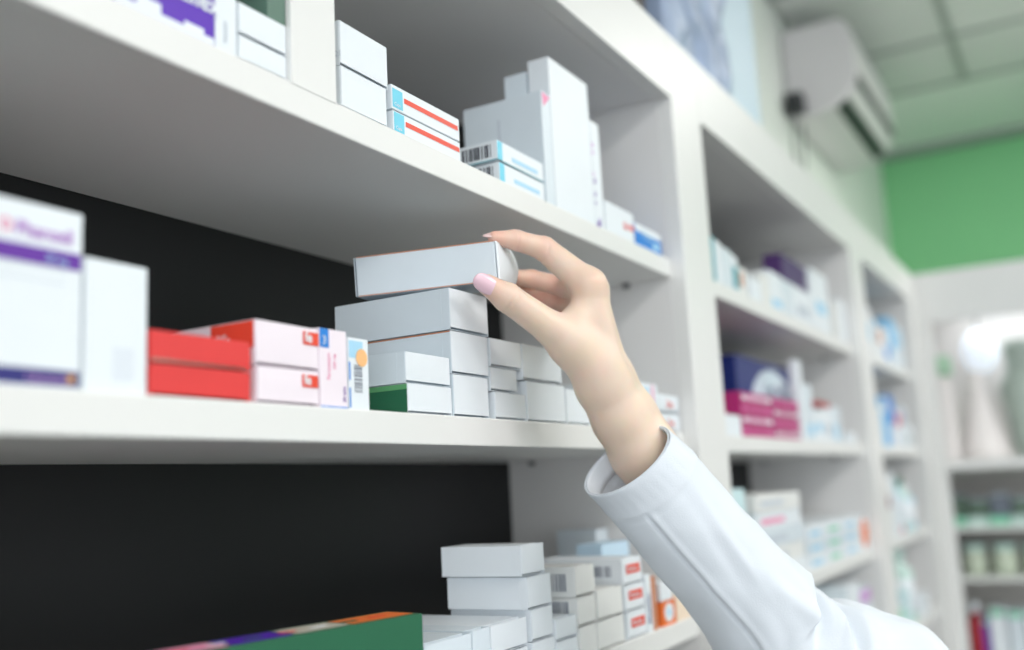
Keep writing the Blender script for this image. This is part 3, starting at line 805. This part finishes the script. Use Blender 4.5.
def sleeve():
    U = [Vector(a) for a, b_ in UL]; Lw = [Vector(b_) for a, b_ in UL]
    rings = []
    sub = 9
    n = len(U)
    for i in range(n - 1):
        for s in range(sub if i < n - 2 else sub + 1):
            t = s / sub
            g_ = lambda A: cr(A[max(i - 1, 0)], A[i], A[i + 1], A[min(i + 2, n - 1)], t)
            rings.append((g_(U), g_(Lw), BD[i] * (1 - t) + BD[i + 1] * t, i + t))
    M = 160
    vs = []; fs = []
    for u, l, bd, s in rings:
        c = (u + l) / 2; A = (u - l) / 2
        T = Vector((0.49, -0.69, -0.53)).normalized() if s > 8 else Vector((0.42, -0.48, -0.77)).normalized()
        B = FWD * bd - T * (bd * 0.30)
        for k in range(M):
            th = 2 * math.pi * k / M
            ct, st = math.cos(th), math.sin(th)
            p = c + A * ct + B * st
            nrm = (A.normalized() * ct + B.normalized() * st)
            q = p * 26.0
            d = 0.0013 * noise.noise(q) + 0.0006 * noise.noise(p * 70)
            near = max(0.0, -st) ** 0.5 if st < 0 else 0.0
            # hem: stitched band, seam line
            d += -0.0009 * math.exp(-((s - 1.32) / 0.06) ** 2) + 0.0005 * math.exp(-((s - 1.15) / 0.14) ** 2)
            d += 0.0004 * math.exp(-((s - 0.18) / 0.06) ** 2)
            if s < 1.3:
                d += 0.00008 * math.sin(th * 30) * math.exp(-((s - 0.7) / 0.5) ** 2)
            # folds radiating from the elbow
            e = max(0.0, min(1.0, (s - 3.2) / 2.8))
            f1 = math.exp(-((th - 5.35 - 0.10 * (s - 6)) / 0.16) ** 2); f2 = math.exp(-((th - 4.75 + 0.18 * (s - 6)) / 0.20) ** 2)
            w_ = max(0.0, 1 - abs(s - 6.6) / 2.8)
            d += w_ * (0.0050 * f1 - 0.0045 * f2) + e * 0.0012 * math.sin(7 * th + 2.2 * s)
            # deep crease running down from the notch at the elbow, cloth overhanging it
            cl = 7.0 + 0.35 * math.sin(th) * -1.0
            nf = max(0.0, math.cos((th - 5.6) * 0.75))
            d += nf * (-0.0075 * math.exp(-((s - cl - 0.25) / 0.28) ** 2) + 0.0045 * math.exp(-((s - cl + 0.55) / 0.45) ** 2))
            d += nf * (-0.0050 * math.exp(-((s - cl - 2.0 + 0.3 * th - 1.6) / 0.22) ** 2) + 0.0030 * math.exp(-((s - cl - 1.2) / 0.4) ** 2))
            e2 = max(0.0, min(1.0, (s - 6.5) / 1.0))
            d += e2 * (0.0040 * math.sin(3.1 * (s - 6.5) + 2.4 * math.sin(th * 2)) * (0.4 + 0.6 * near))
            # long soft drape folds on the forearm
            m_ = math.exp(-((s - 3.4) / 1.6) ** 2)
            d += m_ * (0.0016 * math.exp(-((th - 5.45 + 0.10 * s) / 0.10) ** 2) - 0.0012 * math.exp(-((th - 5.20 + 0.10 * s) / 0.12) ** 2))
            # lengthwise sleeve seam on the lower near side
            d += (-0.0020 * math.exp(-((th - 4.26) / 0.030) ** 2) + 0.0013 * math.exp(-((th - 4.35) / 0.06) ** 2)) * min(1, max(0, (s - 1.2) / 0.3))
            vs.append(tuple(p + nrm * d - base))
    R_ = len(rings)
    for i in range(R_ - 1):
        for k in range(M):
            a = i * M + k; b_ = i * M + (k + 1) % M
            fs.append((a, b_, b_ + M, a + M))
    last = (R_ - 1) * M
    fs.append(tuple(last + k for k in range(M)))
    o = mesh_obj('coat_sleeve', vs, fs, CLOTH, person, True)
    bm = bmesh.new(); bm.from_mesh(o.data); bmesh.ops.recalc_face_normals(bm, faces=bm.faces); bm.to_mesh(o.data); bm.free()
    md = o.modifiers.new('thick', 'SOLIDIFY'); md.thickness = 0.0016; md.offset = -1
    # turned-in hem inside the cuff
    hv = []; hf = []
    for j in range(5):
        u, l, bd, s = rings[j * 2]
        c = (u + l) / 2; A = (u - l) / 2 * 0.955; B = (FWD * bd - Vector((0.42, -0.48, -0.77)).normalized() * (bd * 0.30)) * 0.95
        for k in range(M):
            th = 2 * math.pi * k / M
            hv.append(tuple(c + A * math.cos(th) + B * math.sin(th) + FWD * 0 - base))
    for i in range(4):
        for k in range(M):
            a = i * M + k; b_ = i * M + (k + 1) % M
            hf.append((a, a + M, b_ + M, b_))
    h_ = mesh_obj('cuff_lining', hv, hf, CLOTH, o, True)
    md = h_.modifiers.new('thick', 'SOLIDIFY'); md.thickness = 0.0008
    o['label'] = 'white woven coat sleeve with hemmed cuff'
    return o


sleeve()


# ---------------------------------------------------------------- goods in the middle and far units
ORD = ['first', 'second', 'third', 'fourth', 'fifth', 'sixth', 'seventh', 'eighth', 'ninth', 'tenth', 'eleventh', 'twelfth', 'thirteenth', 'fourteenth', 'fifteenth', 'sixteenth', 'seventeenth', 'eighteenth']


FARK = 1.0


def far_box(x0, x1, z0, z1, d, m, label, patch=None, y0=0.004, yaw=0.0, group=None):
    if z0 < 0.5:
        x0 *= FARK; x1 *= FARK
    b = carton('medicine_box', x0, x1, z0, z1, d, m, label, flap=False, y0=y0, yaw=yaw, group=group)
    w = x1 - x0; h = z1 - z0
    if patch:
        if patch[0] == 'band':
            dec(b, 'end', 0.0005, w - 0.0005, h * patch[2], h * patch[3], patch[1], 'printed_band')
        elif patch[0] == 'spot':
            dec(b, 'end', w * patch[2], w * patch[3], h * patch[4], h * patch[5], patch[1], 'printed_patch')
        elif patch[0] == 'bars':
            bars(b, 'end', w * 0.15, w * 0.85, h * 0.2, h * 0.55, patch[1], 10, int(x0 * 1000))
    return b


def bottle(x, y, z0, r, h, m, mc, label, cap='bottle'):
    t = empty('medicine_bottle', (x * FARK, y, z0))
    MB().lathe(0, 0, [(r * 0.96, 0), (r, 0.003), (r, h * 0.66), (r * 0.8, h * 0.74), (r * 0.42, h * 0.80), (r * 0.42, h * 0.86)], 20).build('bottle_body', m, t, True)
    MB().lathe(0, 0, [(r * 0.50, h * 0.84), (r * 0.52, h * 0.85), (r * 0.52, h * 0.99), (r * 0.48, h)], 20).build('cap', mc, t, True)
    MB().lathe(0, 0, [(r * 1.01, h * 0.15), (r * 1.02, h * 0.152), (r * 1.02, h * 0.58), (r * 1.01, h * 0.582)], 20).build('paper_label', CARD, t, True)
    tag(t, label, 'bottle')
    return t


A, B_, C_ = z1s, z2s, z3s
u2top = [
    (1.243, 1.262, 0.062, CARD, ('band', TEAL, 0.0, 1.0), 'teal-fronted narrow box at the left end of the top shelf, middle unit'),
    (1.264, 1.290, 0.060, CARD, None, 'white upright box beside the teal-fronted narrow box, middle unit'),
    (1.292, 1.334, 0.056, CARD2, None, 'white upright box, third along the top shelf of the middle unit'),
    (1.336, 1.360, 0.052, CARD, ('band', TEAL, 0.1, 0.7), 'box with broad teal band on the top shelf of the middle unit'),
    (1.362, 1.400, 0.040, CARD3, ('spot', TAN, 0.1, 0.5, 0.3, 0.8), 'box with a tan patch on the top shelf of the middle unit'),
    (1.415, 1.470, 0.034, CARD, None, 'low white box right of the tan-patched box, middle unit'),
    (1.472, 1.520, 0.050, CARD3, None, 'cream-white box a little higher than its left neighbour, middle unit top shelf'),
    (1.522, 1.590, 0.062, CARD, ('spot', LBLUE, 0.1, 0.9, 0.1, 0.3), 'white box with pale blue foot band, middle unit top shelf'),
    (1.592, 1.650, 0.060, CARD2, None, 'white box left of the one carrying the plum box, middle unit'),
    (1.655, 1.790, 0.060, CARD, ('spot', PGREY, 0.2, 0.8, 0.2, 0.5), 'wide white box carrying the plum-coloured box, middle unit'),
    (1.795, 1.925, 0.112, CARD, ('spot', LBLUE, 0.2, 0.8, 0.3, 0.5), 'tallest white box on the top shelf of the middle unit'),
    (1.965, 2.005, 0.075, CARD3, None, 'slim white box near the right end, top shelf of the middle unit'),
    (2.012, 2.072, 0.085, CARD, None, 'last white box at the right end, top shelf of the middle unit'),
]
for x0, x1, h, m, p, lab in u2top:
    far_box(x0, x1, A, A + h, 0.07, m, lab, p)
far_box(1.605, 1.765, A + 0.0605, A + 0.103, 0.03, PLUM, 'plum-coloured box lying across two white boxes, middle unit')

# middle shelf of the middle unit
far_box(1.245, 1.314, B_, B_ + 0.026, 0.05, CARD, 'small white box beneath the magenta box end, middle unit')
far_box(1.250, 1.310, B_ + 0.0265, B_ + 0.0275, 0.05, CARD3, 'flat leaflet lying on the small white box, middle unit')
for k in range(4):
    z0 = B_ + 0.0005 + k * 0.0152
    b = far_box(1.318 + 0.002 * (k % 2), 1.470, z0, z0 + 0.0148, 0.055, MAG, ORD[k] + ' magenta and white striped box from the bottom of the left magenta stack', None)
    dec(b, 'end', 0.006, 0.148, 0.0045, 0.0102, CARD if k % 2 else PMAG, 'printed_band'); dec(b, 'end', 0.020, 0.120, 0.0065, 0.0090, MAG if k % 2 == 0 else PMAG, 'printed_text', off=0.0013)
    b = far_box(1.474, 1.620, z0, z0 + 0.0145, 0.055, MAG, ORD[k] + ' magenta and white striped box from the bottom of the right magenta stack', None)
    dec(b, 'end', 0.006, 0.140, 0.0045, 0.0100, PMAG if k % 2 else CARD, 'printed_band'); dec(b, 'end', 0.020, 0.110, 0.0065, 0.0088, MAG, 'printed_text', off=0.0013)
b = far_box(1.500, 1.850, B_, 0.1900, 0.05, NAVY2, 'big dark blue box with a pale disc behind the magenta boxes', None, y0=0.062)
n = 32
vs = [(0.195 + 0.135 * math.cos(math.radians(-34 + 248 * k / (n - 1))), -0.0008, 0.045 + 0.078 * math.sin(math.radians(-34 + 248 * k / (n - 1)))) for k in range(n)]
vs += [(x, -0.0002, z) for x, y, z in vs]
mesh_obj('printed_disc', vs, [tuple(range(n))] + [(k, (k + 1) % n, (k + 1) % n + n, k + n) for k in range(n)], mat('pale_disc_print', (214, 228, 236), 0.5), b)
far_box(1.632, 1.665, B_, 0.1860, 0.012, CARD, 'tall slim white box right of the magenta stacks', None)
for i, (x0, x1, zz, m, p, lab) in enumerate([
        (1.668, 1.720, 0.150, CARD2, ('spot', LBLUE, 0.1, 0.9, 0.1, 0.3), 'white box with a blue foot beside the tall slim box, middle unit'),
        (1.722, 1.790, 0.110, CARD, ('spot', LBLUE, 0.2, 0.8, 0.3, 0.6), 'white box with blue print below the maroon strip, middle unit'),
        (1.792, 1.850, 0.116, CARD, ('spot', PGREY, 0.2, 0.8, 0.2, 0.5), 'white box with grey print, middle shelf of the middle unit'),
        (1.852, 1.925, 0.122, CARD2, ('spot', LBLUE, 0.2, 0.6, 0.1, 0.5), 'white box, second from the right on the middle shelf, middle unit'),
        (1.985, 2.045, 0.078, CARD, None, 'low white box at the right end, middle shelf of the middle unit')]):
    far_box(x0, x1, B_, zz, 0.055, m, lab, p)
far_box(1.735, 1.848, 0.1165, 0.1260, 0.05, mat('brick_red_card', (176, 60, 60), 0.5), 'flat brick-red box lying on white boxes, middle unit')

# lower shelf of the middle unit
far_box(1.245, 1.300, C_, -0.012, 0.06, mat('aqua_white_card', (206, 232, 236), 0.5), 'pale aqua upright box at the left end, lower shelf of the middle unit')
for k in range(5):
    z0 = C_ + k * 0.0245
    far_box(1.345 + 0.004 * (k % 2), 1.590 - 0.003 * k, z0, z0 + 0.0238, 0.10, (CARD, CARD3, CARD2)[k % 3], ORD[k] + ' wide white box from the bottom, big white stack on the lower shelf, middle unit', ('spot', PINKP if k == 3 else PGREY, 0.1, 0.6, 0.3, 0.6), y0=0.004 + 0.002 * (k % 2))
for j, (x0, x1) in enumerate([(1.600, 1.720), (1.725, 1.850), (1.855, 1.982)]):
    for k in range(3):
        z0 = C_ + k * 0.0225
        far_box(x0, x1, z0, z0 + 0.022, 0.09, (CARD, CARD2)[k % 2], ORD[k] + ' white box from the bottom, ' + ('left', 'centre', 'right')[j] + ' column by the orange-ended box', ('spot', (LBLUE, MINT, LBLUE)[j], 0.15, 0.75, 0.2, 0.55))
b = far_box(1.985, 2.073, C_, C_ + 0.062, 0.09, CARD, 'white box with an orange sunburst end at the right of the lower shelf, middle unit')
vs = [(0.048 + (0.036 if k % 2 else 0.028) * math.cos(2 * math.pi * k / 24), -0.0004, 0.031 + (0.030 if k % 2 else 0.023) * math.sin(2 * math.pi * k / 24)) for k in range(24)]
vs += [(x, -0.0002, z) for x, y, z in vs]
mesh_obj('printed_sunburst', vs, [tuple(range(24))] + [(k, (k + 1) % 24, (k + 1) % 24 + 24, k + 24) for k in range(24)], ORANGE, b)

# shelf below it
D_ = ZT[3]
for x0, x1, h, m, p, lab in [
        (1.640, 1.740, 0.10, CARD2, None, 'white box seen past the coat sleeve, lowest visible shelf of the middle unit'),
        (1.745, 1.830, 0.125, mat('aqua_white_card', (206, 232, 236)), ('spot', LBLUE, 0.2, 0.8, 0.4, 0.7), 'aqua-white box, lowest visible shelf of the middle unit'),
        (1.835, 1.930, 0.150, CARD, ('spot', PGREY, 0.2, 0.8, 0.5, 0.7), 'white box with grey print, lowest visible shelf of the middle unit'),
        (1.935, 2.030, 0.135, CARD2, ('band', LILAC, 0.8, 0.97), 'white box with lilac top band, lowest visible shelf of the middle unit')]:
    far_box(x0, x1, D_, D_ + h, 0.07, m, lab, p)

# far unit
u3 = [
    (A, 2.300, 2.345, 0.110, CARD, ('band', LBLUE, 0.3, 0.7), 'white box with pale blue band, left end of the top shelf, far unit'),
    (A, 2.350, 2.400, 0.090, CARD3, None, 'cream box, second on the top shelf of the far unit'),
    (A, 2.405, 2.470, 0.078, CARD, ('spot', TAN, 0.1, 0.9, 0.5, 0.9), 'white box with tan top, top shelf of the far unit'),
    (A, 2.475, 2.560, 0.085, CARD, ('spot', BLUE, 0.2, 0.8, 0.1, 0.45), 'white box with blue lower panel, top shelf of the far unit'),
    (A, 2.570, 2.660, 0.118, mat('sky_blue_card', (120, 190, 232), 0.5), ('spot', CARD, 0.1, 0.9, 0.0, 0.35), 'sky-blue box on the top shelf of the far unit'),
    (A, 2.670, 2.770, 0.112, CARD2, ('spot', LBLUE, 0.1, 0.8, 0.5, 0.9), 'whitish box right of the sky-blue one, far unit'),
    (B_, 2.300, 2.350, 0.085, CARD, None, 'white box, left end of the middle shelf, far unit'),
    (B_, 2.355, 2.430, 0.110, mat('sky_blue_card', (120, 190, 232)), ('spot', CARD, 0.1, 0.9, 0.7, 0.95), 'sky-blue box with white cap band, middle shelf of the far unit'),
    (B_, 2.435, 2.520, 0.118, BLUE, ('spot', CARD, 0.1, 0.9, 0.0, 0.45), 'strong blue and white box, middle shelf of the far unit'),
    (B_, 2.525, 2.590, 0.088, CARD, ('spot', RED, 0.1, 0.9, 0.55, 0.9), 'white box with red patch, middle shelf of the far unit'),
    (B_, 2.595, 2.680, 0.100, CARD2, ('spot', PURPLE, 0.1, 0.4, 0.6, 0.9), 'whitish box with a violet patch, middle shelf of the far unit'),
    (B_, 2.690, 2.780, 0.055, CARD, ('spot', GREEN, 0.2, 0.5, 0.2, 0.6), 'low white box with green patch, middle shelf of the far unit'),
    (C_, 2.300, 2.350, 0.130, CARD3, ('spot', MAROON, 0.2, 0.8, 0.5, 0.7), 'cream box with maroon patch, left end of the lower shelf, far unit'),
    (C_, 2.355, 2.420, 0.140, CARD, None, 'tall white box, lower shelf of the far unit'),
    (C_, 2.425, 2.500, 0.085, CARD2, ('spot', RED, 0.3, 0.7, 0.05, 0.25), 'whitish box with small red foot patch, lower shelf of the far unit'),
    (D_, 2.300, 2.370, 0.060, CARD2, ('spot', MINT, 0.1, 0.9, 0.5, 0.9), 'low mint and white box, lowest visible shelf of the far unit'),
    (D_, 2.375, 2.450, 0.085, mat('aqua_white_card', (206, 232, 236)), None, 'aqua-white box, lowest visible shelf of the far unit'),
    (D_, 2.620, 2.720, 0.050, CARD, None, 'low white box beside the tall pale bottle, far unit'),
]
for z, x0, x1, h, m, p, lab in u3:
    far_box(x0, x1, z, z + h, 0.07, m, lab, p)
bottle(2.560, 0.035, C_, 0.026, 0.120, mat('pale_blue_plastic', (180, 214, 230), 0.4), TEAL, 'pale blue bottle with teal cap, left one on the lower shelf of the far unit')
bottle(2.630, 0.035, C_, 0.026, 0.130, PALEG, GREEN, 'pale green bottle with green cap, lower shelf of the far unit')
bottle(2.700, 0.035, C_, 0.026, 0.110, mat('pale_blue_plastic', (180, 214, 230)), CARD, 'pale blue bottle with white cap, right one on the lower shelf of the far unit')
bottle(2.540, 0.040, D_, 0.034, 0.165, PALEG, PALEG, 'tall pale green bottle on the lowest visible shelf, far unit')

# ---------------------------------------------------------------- on top of the shelving
TOPZ = RT - 0.0008
far_box(0.985, 1.100, TOPZ, TOPZ + 0.20, 0.18, NAVY2, 'dark blue box on top of the shelving at the seam of the top rail', None, y0=0.03)
far_box(1.108, 1.146, TOPZ, TOPZ + 0.20, 0.15, mat('dark_gap_shade', (92, 86, 84), 0.6), 'dark block coloured as the shade in the gap between the dark blue box and the wrapped bundle', None, y0=0.030)  # dark block added in the gap, its colour stands in for shade


def bundle(x0, x1, y0, y1, z0, z1):
    bm = bmesh.new()
    nx, ny, nz = 26, 8, 26
    bmesh.ops.create_cube(bm, size=1.0)
    bmesh.ops.subdivide_edges(bm, edges=bm.edges, cuts=22, use_grid_fill=True)
    for v in bm.verts:
        p = v.co.copy()
        q = Vector(((p.x + .5) * (x1 - x0), (p.y + .5) * (y1 - y0), (p.z + .5) * (z1 - z0)))
        # crumpled film: diagonal sharp folds
        d = 0.020 * abs(math.sin(34 * q.x + 12 * q.z + 3 * noise.noise(q * 9))) + 0.006 * noise.noise(q * 35)
        k = (1 - abs(p.x) * 1.2) * 0.5 + 0.5
        q.y += (-1 if p.y < 0 else 1) * d * k * (abs(p.y) > .3)
        q.z += 0.012 * noise.noise(q * 14) * (p.z > 0.3)
        q.x += 0.008 * noise.noise(q * 17 + Vector((3, 1, 2))) * (abs(p.x) > 0.4)
        v.co = q
    me = bpy.data.meshes.new('wrapped_bundle'); bm.to_mesh(me); bm.free()
    me.materials.append(WRAP)
    me.polygons.foreach_set('use_smooth', [True] * len(me.polygons))
    o = bpy.data.objects.new('wrapped_bundle', me); COL.objects.link(o); o.location = (x0, y0, z0)
    return o


o = bundle(1.165, 1.440, 0.020, 0.200, TOPZ + 0.001, TOPZ + 0.42)
tag(o, 'crumpled blue-grey film-wrapped bundle standing on top of the shelving', 'bundle')
far_box(1.468, 1.665, TOPZ, TOPZ + 0.46, 0.16, mat('ice_blue_card', (200, 220, 232), 0.45), 'ice-blue upright carton on top of the shelving, right of the wrapped bundle', ('spot', mat('aqua_line', (150, 214, 224)), 0.0, 0.05, 0, 1), y0=0.03)

# ---------------------------------------------------------------- air conditioner on the back wall
ac = empty('air_conditioner', (3.16, 0.25, 1.16))
tag(ac, 'white wall-mounted air conditioner high on the wall above the shelving', 'air conditioner')
prof = [(0.008, 0.14), (-0.150, 0.14), (-0.178, 0.125), (-0.190, 0.08), (-0.192, -0.03), (-0.184, -0.062), (-0.160, -0.096), (-0.120, -0.122), (-0.060, -0.135), (0.008, -0.135)]
L0, L1 = -0.30, 0.34
vs = [(L0, y, z) for y, z in prof] + [(L1, y, z) for y, z in prof]
n = len(prof)
fs = [tuple(range(n))[::-1], tuple(range(n, 2 * n))] + [(k, (k + 1) % n, (k + 1) % n + n, k + n) for k in range(n)]
o = mesh_obj('casing', vs, fs, PLAST, ac)
md = o.modifiers.new('bevel', 'BEVEL'); md.width = 0.006; md.segments = 2; md.limit_method = 'ANGLE'; md.angle_limit = 0.6


def slot(y0, z0, y1, z1, m, name, t=0.003, xa=L0 + 0.025, xb=L1 - 0.03):
    dy, dz = y1 - y0, z1 - z0; l = math.hypot(dy, dz); ny, nz = -(-dz) / l * -1, -dy / l * -1
    ny, nz = (dz / l, -dy / l)
    if ny > 0:
        ny, nz = -ny, -nz
    vs = []
    for x in (xa, xb):
        for (y, z) in ((y0, z0), (y1, z1), (y1 + ny * t, z1 + nz * t), (y0 + ny * t, z0 + nz * t)):
            vs.append((x, y, z))
    return mesh_obj(name, vs, [(0, 1, 2, 3), (7, 6, 5, 4), (0, 4, 5, 1), (1, 5, 6, 2), (2, 6, 7, 3), (3, 7, 4, 0)], m, ac)


slot(-0.1925, -0.034, -0.1845, -0.060, DARK, 'air_slot')
slot(-0.182, -0.066, -0.162, -0.093, PLAST, 'louvre', 0.006)
slot(-0.158, -0.098, -0.124, -0.120, DARK, 'air_slot')
MB().box(L0 + 0.02, L1 - 0.02, -0.1935, -0.1915, 0.094, 0.096).build('panel_line', GREY, ac)
b = MB().box(2.800, 2.850, 0.205, 0.250, 1.030, 1.085).build('power_plug', DARK)
b.data.name = 'power_plug'
tag(b, 'black power plug and socket beside the air conditioner on the wall', 'plug')
cu = bpy.data.curves.new('power_cable', 'CURVE'); cu.dimensions = '3D'; cu.bevel_depth = 0.004
sp = cu.splines.new('BEZIER'); sp.bezier_points.add(3)
for p, c in zip(sp.bezier_points, [(2.825, 0.23, 1.035), (2.80, 0.235, 0.90), (2.90, 0.24, 0.88), (2.93, 0.235, 1.03)]):
    p.co = c; p.handle_left_type = p.handle_right_type = 'AUTO'
cu.materials.append(mat('grey_cable', (120, 124, 122), 0.5))
tmp = bpy.data.objects.new('tmp_cable', cu); COL.objects.link(tmp); bpy.context.view_layer.update()
me = bpy.data.meshes.new_from_object(tmp.evaluated_get(bpy.context.evaluated_depsgraph_get())); bpy.data.objects.remove(tmp)
o = bpy.data.objects.new('power_cable', me); COL.objects.link(o)
tag(o, 'grey cable looping below the black plug beside the air conditioner', 'cable')

# ---------------------------------------------------------------- corner cabinet at the far end
cc = empty('corner_cabinet', (3.20, -0.7, FLOOR))
tag(cc, 'white open display cabinet across the far end, shelves of glassware and boxes', 'cabinet')


def cpart(name, x0, x1, y0, y1, z0, z1, m, bev=0.001):
    return MB().box(x0 - 3.2, x1 - 3.2, y0 + 0.7, y1 + 0.7, z0 - FLOOR, z1 - FLOOR).build(name, m, cc, bevel=bev)


cpart('top_rail', 2.930, 2.954, -1.6, 0.0, 0.395, 0.533, LAMF)
cpart('top_panel', 2.955, 3.42, -1.6, 0.25, 0.512, 0.531, LAM)
cpart('upright_board', 2.930, 2.954, -0.049, 0.0, FLOOR, 0.3945, LAMF)
cpart('side_panel', 2.955, 3.42, 0.225, 0.245, FLOOR, 0.511, LAM)
cpart('side_panel', 2.955, 3.42, -1.6, -1.58, FLOOR, 0.511, LAM)
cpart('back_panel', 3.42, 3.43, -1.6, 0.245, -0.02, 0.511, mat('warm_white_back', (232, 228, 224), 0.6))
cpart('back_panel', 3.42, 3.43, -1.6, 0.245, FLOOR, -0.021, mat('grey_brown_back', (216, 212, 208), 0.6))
cpart('worktop', 2.925, 3.42, -1.58, -0.0495, -0.006, 0.020, LAMF)
for z in (-0.155, -0.285, -0.495):
    cpart('shelf', 2.955, 3.42, -1.58, 0.224, z - 0.012, z, mat('grey_shelf', (226, 228, 224), 0.5))
cpart('worktop_back', 2.955, 3.42, -0.0494, 0.224, -0.006, 0.020, LAMF)
cpart('plinth', 2.955, 3.42, -1.58, 0.224, FLOOR, FLOOR + 0.5, LAM)


def lathe_thing(name, x, y, z, prof, m, label, cat, parts=()):
    o = MB().lathe(0, 0, prof, 28).build(name, m, None, True)
    o.location = (x, y, z); tag(o, label, cat)
    for pn, pp, pm in parts:
        MB().lathe(0, 0, pp, 28).build(pn, pm, o, True)
    return o


WT = 0.020
lathe_thing('display_cone', 3.12, -0.128, WT, [(0.068, 0), (0.065, 0.02), (0.028, 0.16), (0.018, 0.24), (0.014, 0.25)], SHADE, 'white cone-shaped display stand on the far cabinet worktop', 'display stand')
lathe_thing('vase', 3.26, -0.240, WT, [(0.030, 0), (0.045, 0.03), (0.050, 0.10), (0.062, 0.17), (0.064, 0.20), (0.050, 0.235), (0.040, 0.26), (0.046, 0.31), (0.040, 0.34)], VASE, 'grey-green bulbous vase on the far cabinet worktop, at the right picture edge', 'vase')
lathe_thing('tall_bottle', 3.03, -0.052, WT, [(0.022, 0), (0.023, 0.005), (0.023, 0.20), (0.012, 0.23), (0.012, 0.25)], SHADE, 'tall white bottle with green cap at the left of the far worktop', 'bottle',
            [('cap', [(0.024, 0.235), (0.028, 0.24), (0.028, 0.285), (0.022, 0.29)], mat('soft_green_plastic', (176, 214, 184), 0.4))])
lathe_thing('globe_lamp', 3.33, -0.130, WT + 0.29, [(0.01, -0.03), (0.035, -0.02), (0.050, 0.02), (0.050, 0.05), (0.035, 0.085), (0.01, 0.10)], mat('lit_globe', (236, 244, 255), 0.4, emit=0.4), 'round lit lamp hanging inside the far cabinet above the white cone', 'lamp',
            [('cord', [(0.003, 0.09), (0.003, 0.201)], DARK)])
o = MB().box(-0.05, 0.05, -0.12, 0.12, -0.006, 0).build('cabinet_light', mat('lit_strip', (236, 244, 255), 0.4, emit=1.2))
o.location = (3.30, -0.27, 0.5115); tag(o, 'lit lamp panel under the top of the far cabinet', 'cabinet light')
area('cabinet_lamp', (3.28, -0.25, 0.50), (0, 0, 0), 0.15, 0.4, 0.5, (0.95, 0.98, 1.0))
for k, (y, m) in enumerate([(-0.02, mat('dark_green_card', (104, 126, 110), 0.5)), (-0.075, mat('dark_green_card', (104, 126, 110))), (-0.13, GREY), (-0.185, mat('dark_green_card', (104, 126, 110))), (-0.24, GREY)]):
    b = MB().box(0, 0.07, 0, 0.050, 0, 0.075 - 0.012 * (k % 2)).build('storage_tin', m, None, bevel=0.002)
    b.location = (3.06, y - 0.05, -0.155); tag(b, ORD[k] + ' dark tin from the left under the far worktop', 'tin')
    MB().box(0.003, 0.067, 0.003, 0.047, 0.075 - 0.012 * (k % 2), 0.081 - 0.012 * (k % 2)).build('lid', PGREY, b)
for k in range(5):
    y = -0.045 - 0.052 * k
    m = (MINT, PALEG, MINT, PALEG, MINT)[k]
    b = MB().box(0, 0.07, 0, 0.049, 0, 0.024).build('flat_box', m, None, bevel=0.002)
    b.location = (2.975, y - 0.03, -0.155)
    tag(b, ORD[k] + ' mint-coloured flat box from the left in front of the dark tins', 'box')
for k in range(4):
    y = -0.075 - 0.076 * k
    lathe_thing('round_jar', 3.05, y, -0.285, [(0.026, 0), (0.030, 0.006), (0.031, 0.045), (0.027, 0.058), (0.024, 0.062)], mat('pale_cream_green_jar', (206, 216, 196), 0.4), ORD[k] + ' pale round jar from the left on the far cabinet shelf', 'jar',
                [('lid', [(0.028, 0.061), (0.029, 0.064), (0.029, 0.078), (0.026, 0.080)], PALEG)])
lathe_thing('medicine_bottle', 3.03, -0.062, -0.495, [(0.022, 0), (0.023, 0.004), (0.023, 0.085), (0.010, 0.105), (0.010, 0.12)], mat('deep_red_plastic', (176, 32, 44), 0.4), 'red bottle on the lowest visible shelf of the far cabinet', 'bottle',
            [('cap', [(0.012, 0.112), (0.013, 0.115), (0.013, 0.135), (0.011, 0.137)], CARD)])
far_c = [(-0.083, PURPLE, 0.10, 'slim purple box beside the red bottle, far cabinet'), (-0.125, CARD, 0.125, 'upright white box right of the purple one, far cabinet'),
         (-0.170, CARD2, 0.120, 'second upright white box in the far cabinet'), (-0.215, CARD, 0.128, 'third upright white box in the far cabinet, at the picture edge')]
for y, m, h, lab in far_c:
    w = 0.018 if m is PURPLE else 0.040
    b = MB().box(0, 0.09, 0, w, 0, h).build('medicine_box', m, None, bevel=0.001)
    b.location = (3.01, y - 0.012, -0.495); tag(b, lab, 'box')
    MB().box(-0.0004, -0.0001, 0.003, w - 0.003, h * 0.82, h * 0.97).build('printed_band', MINT, b)
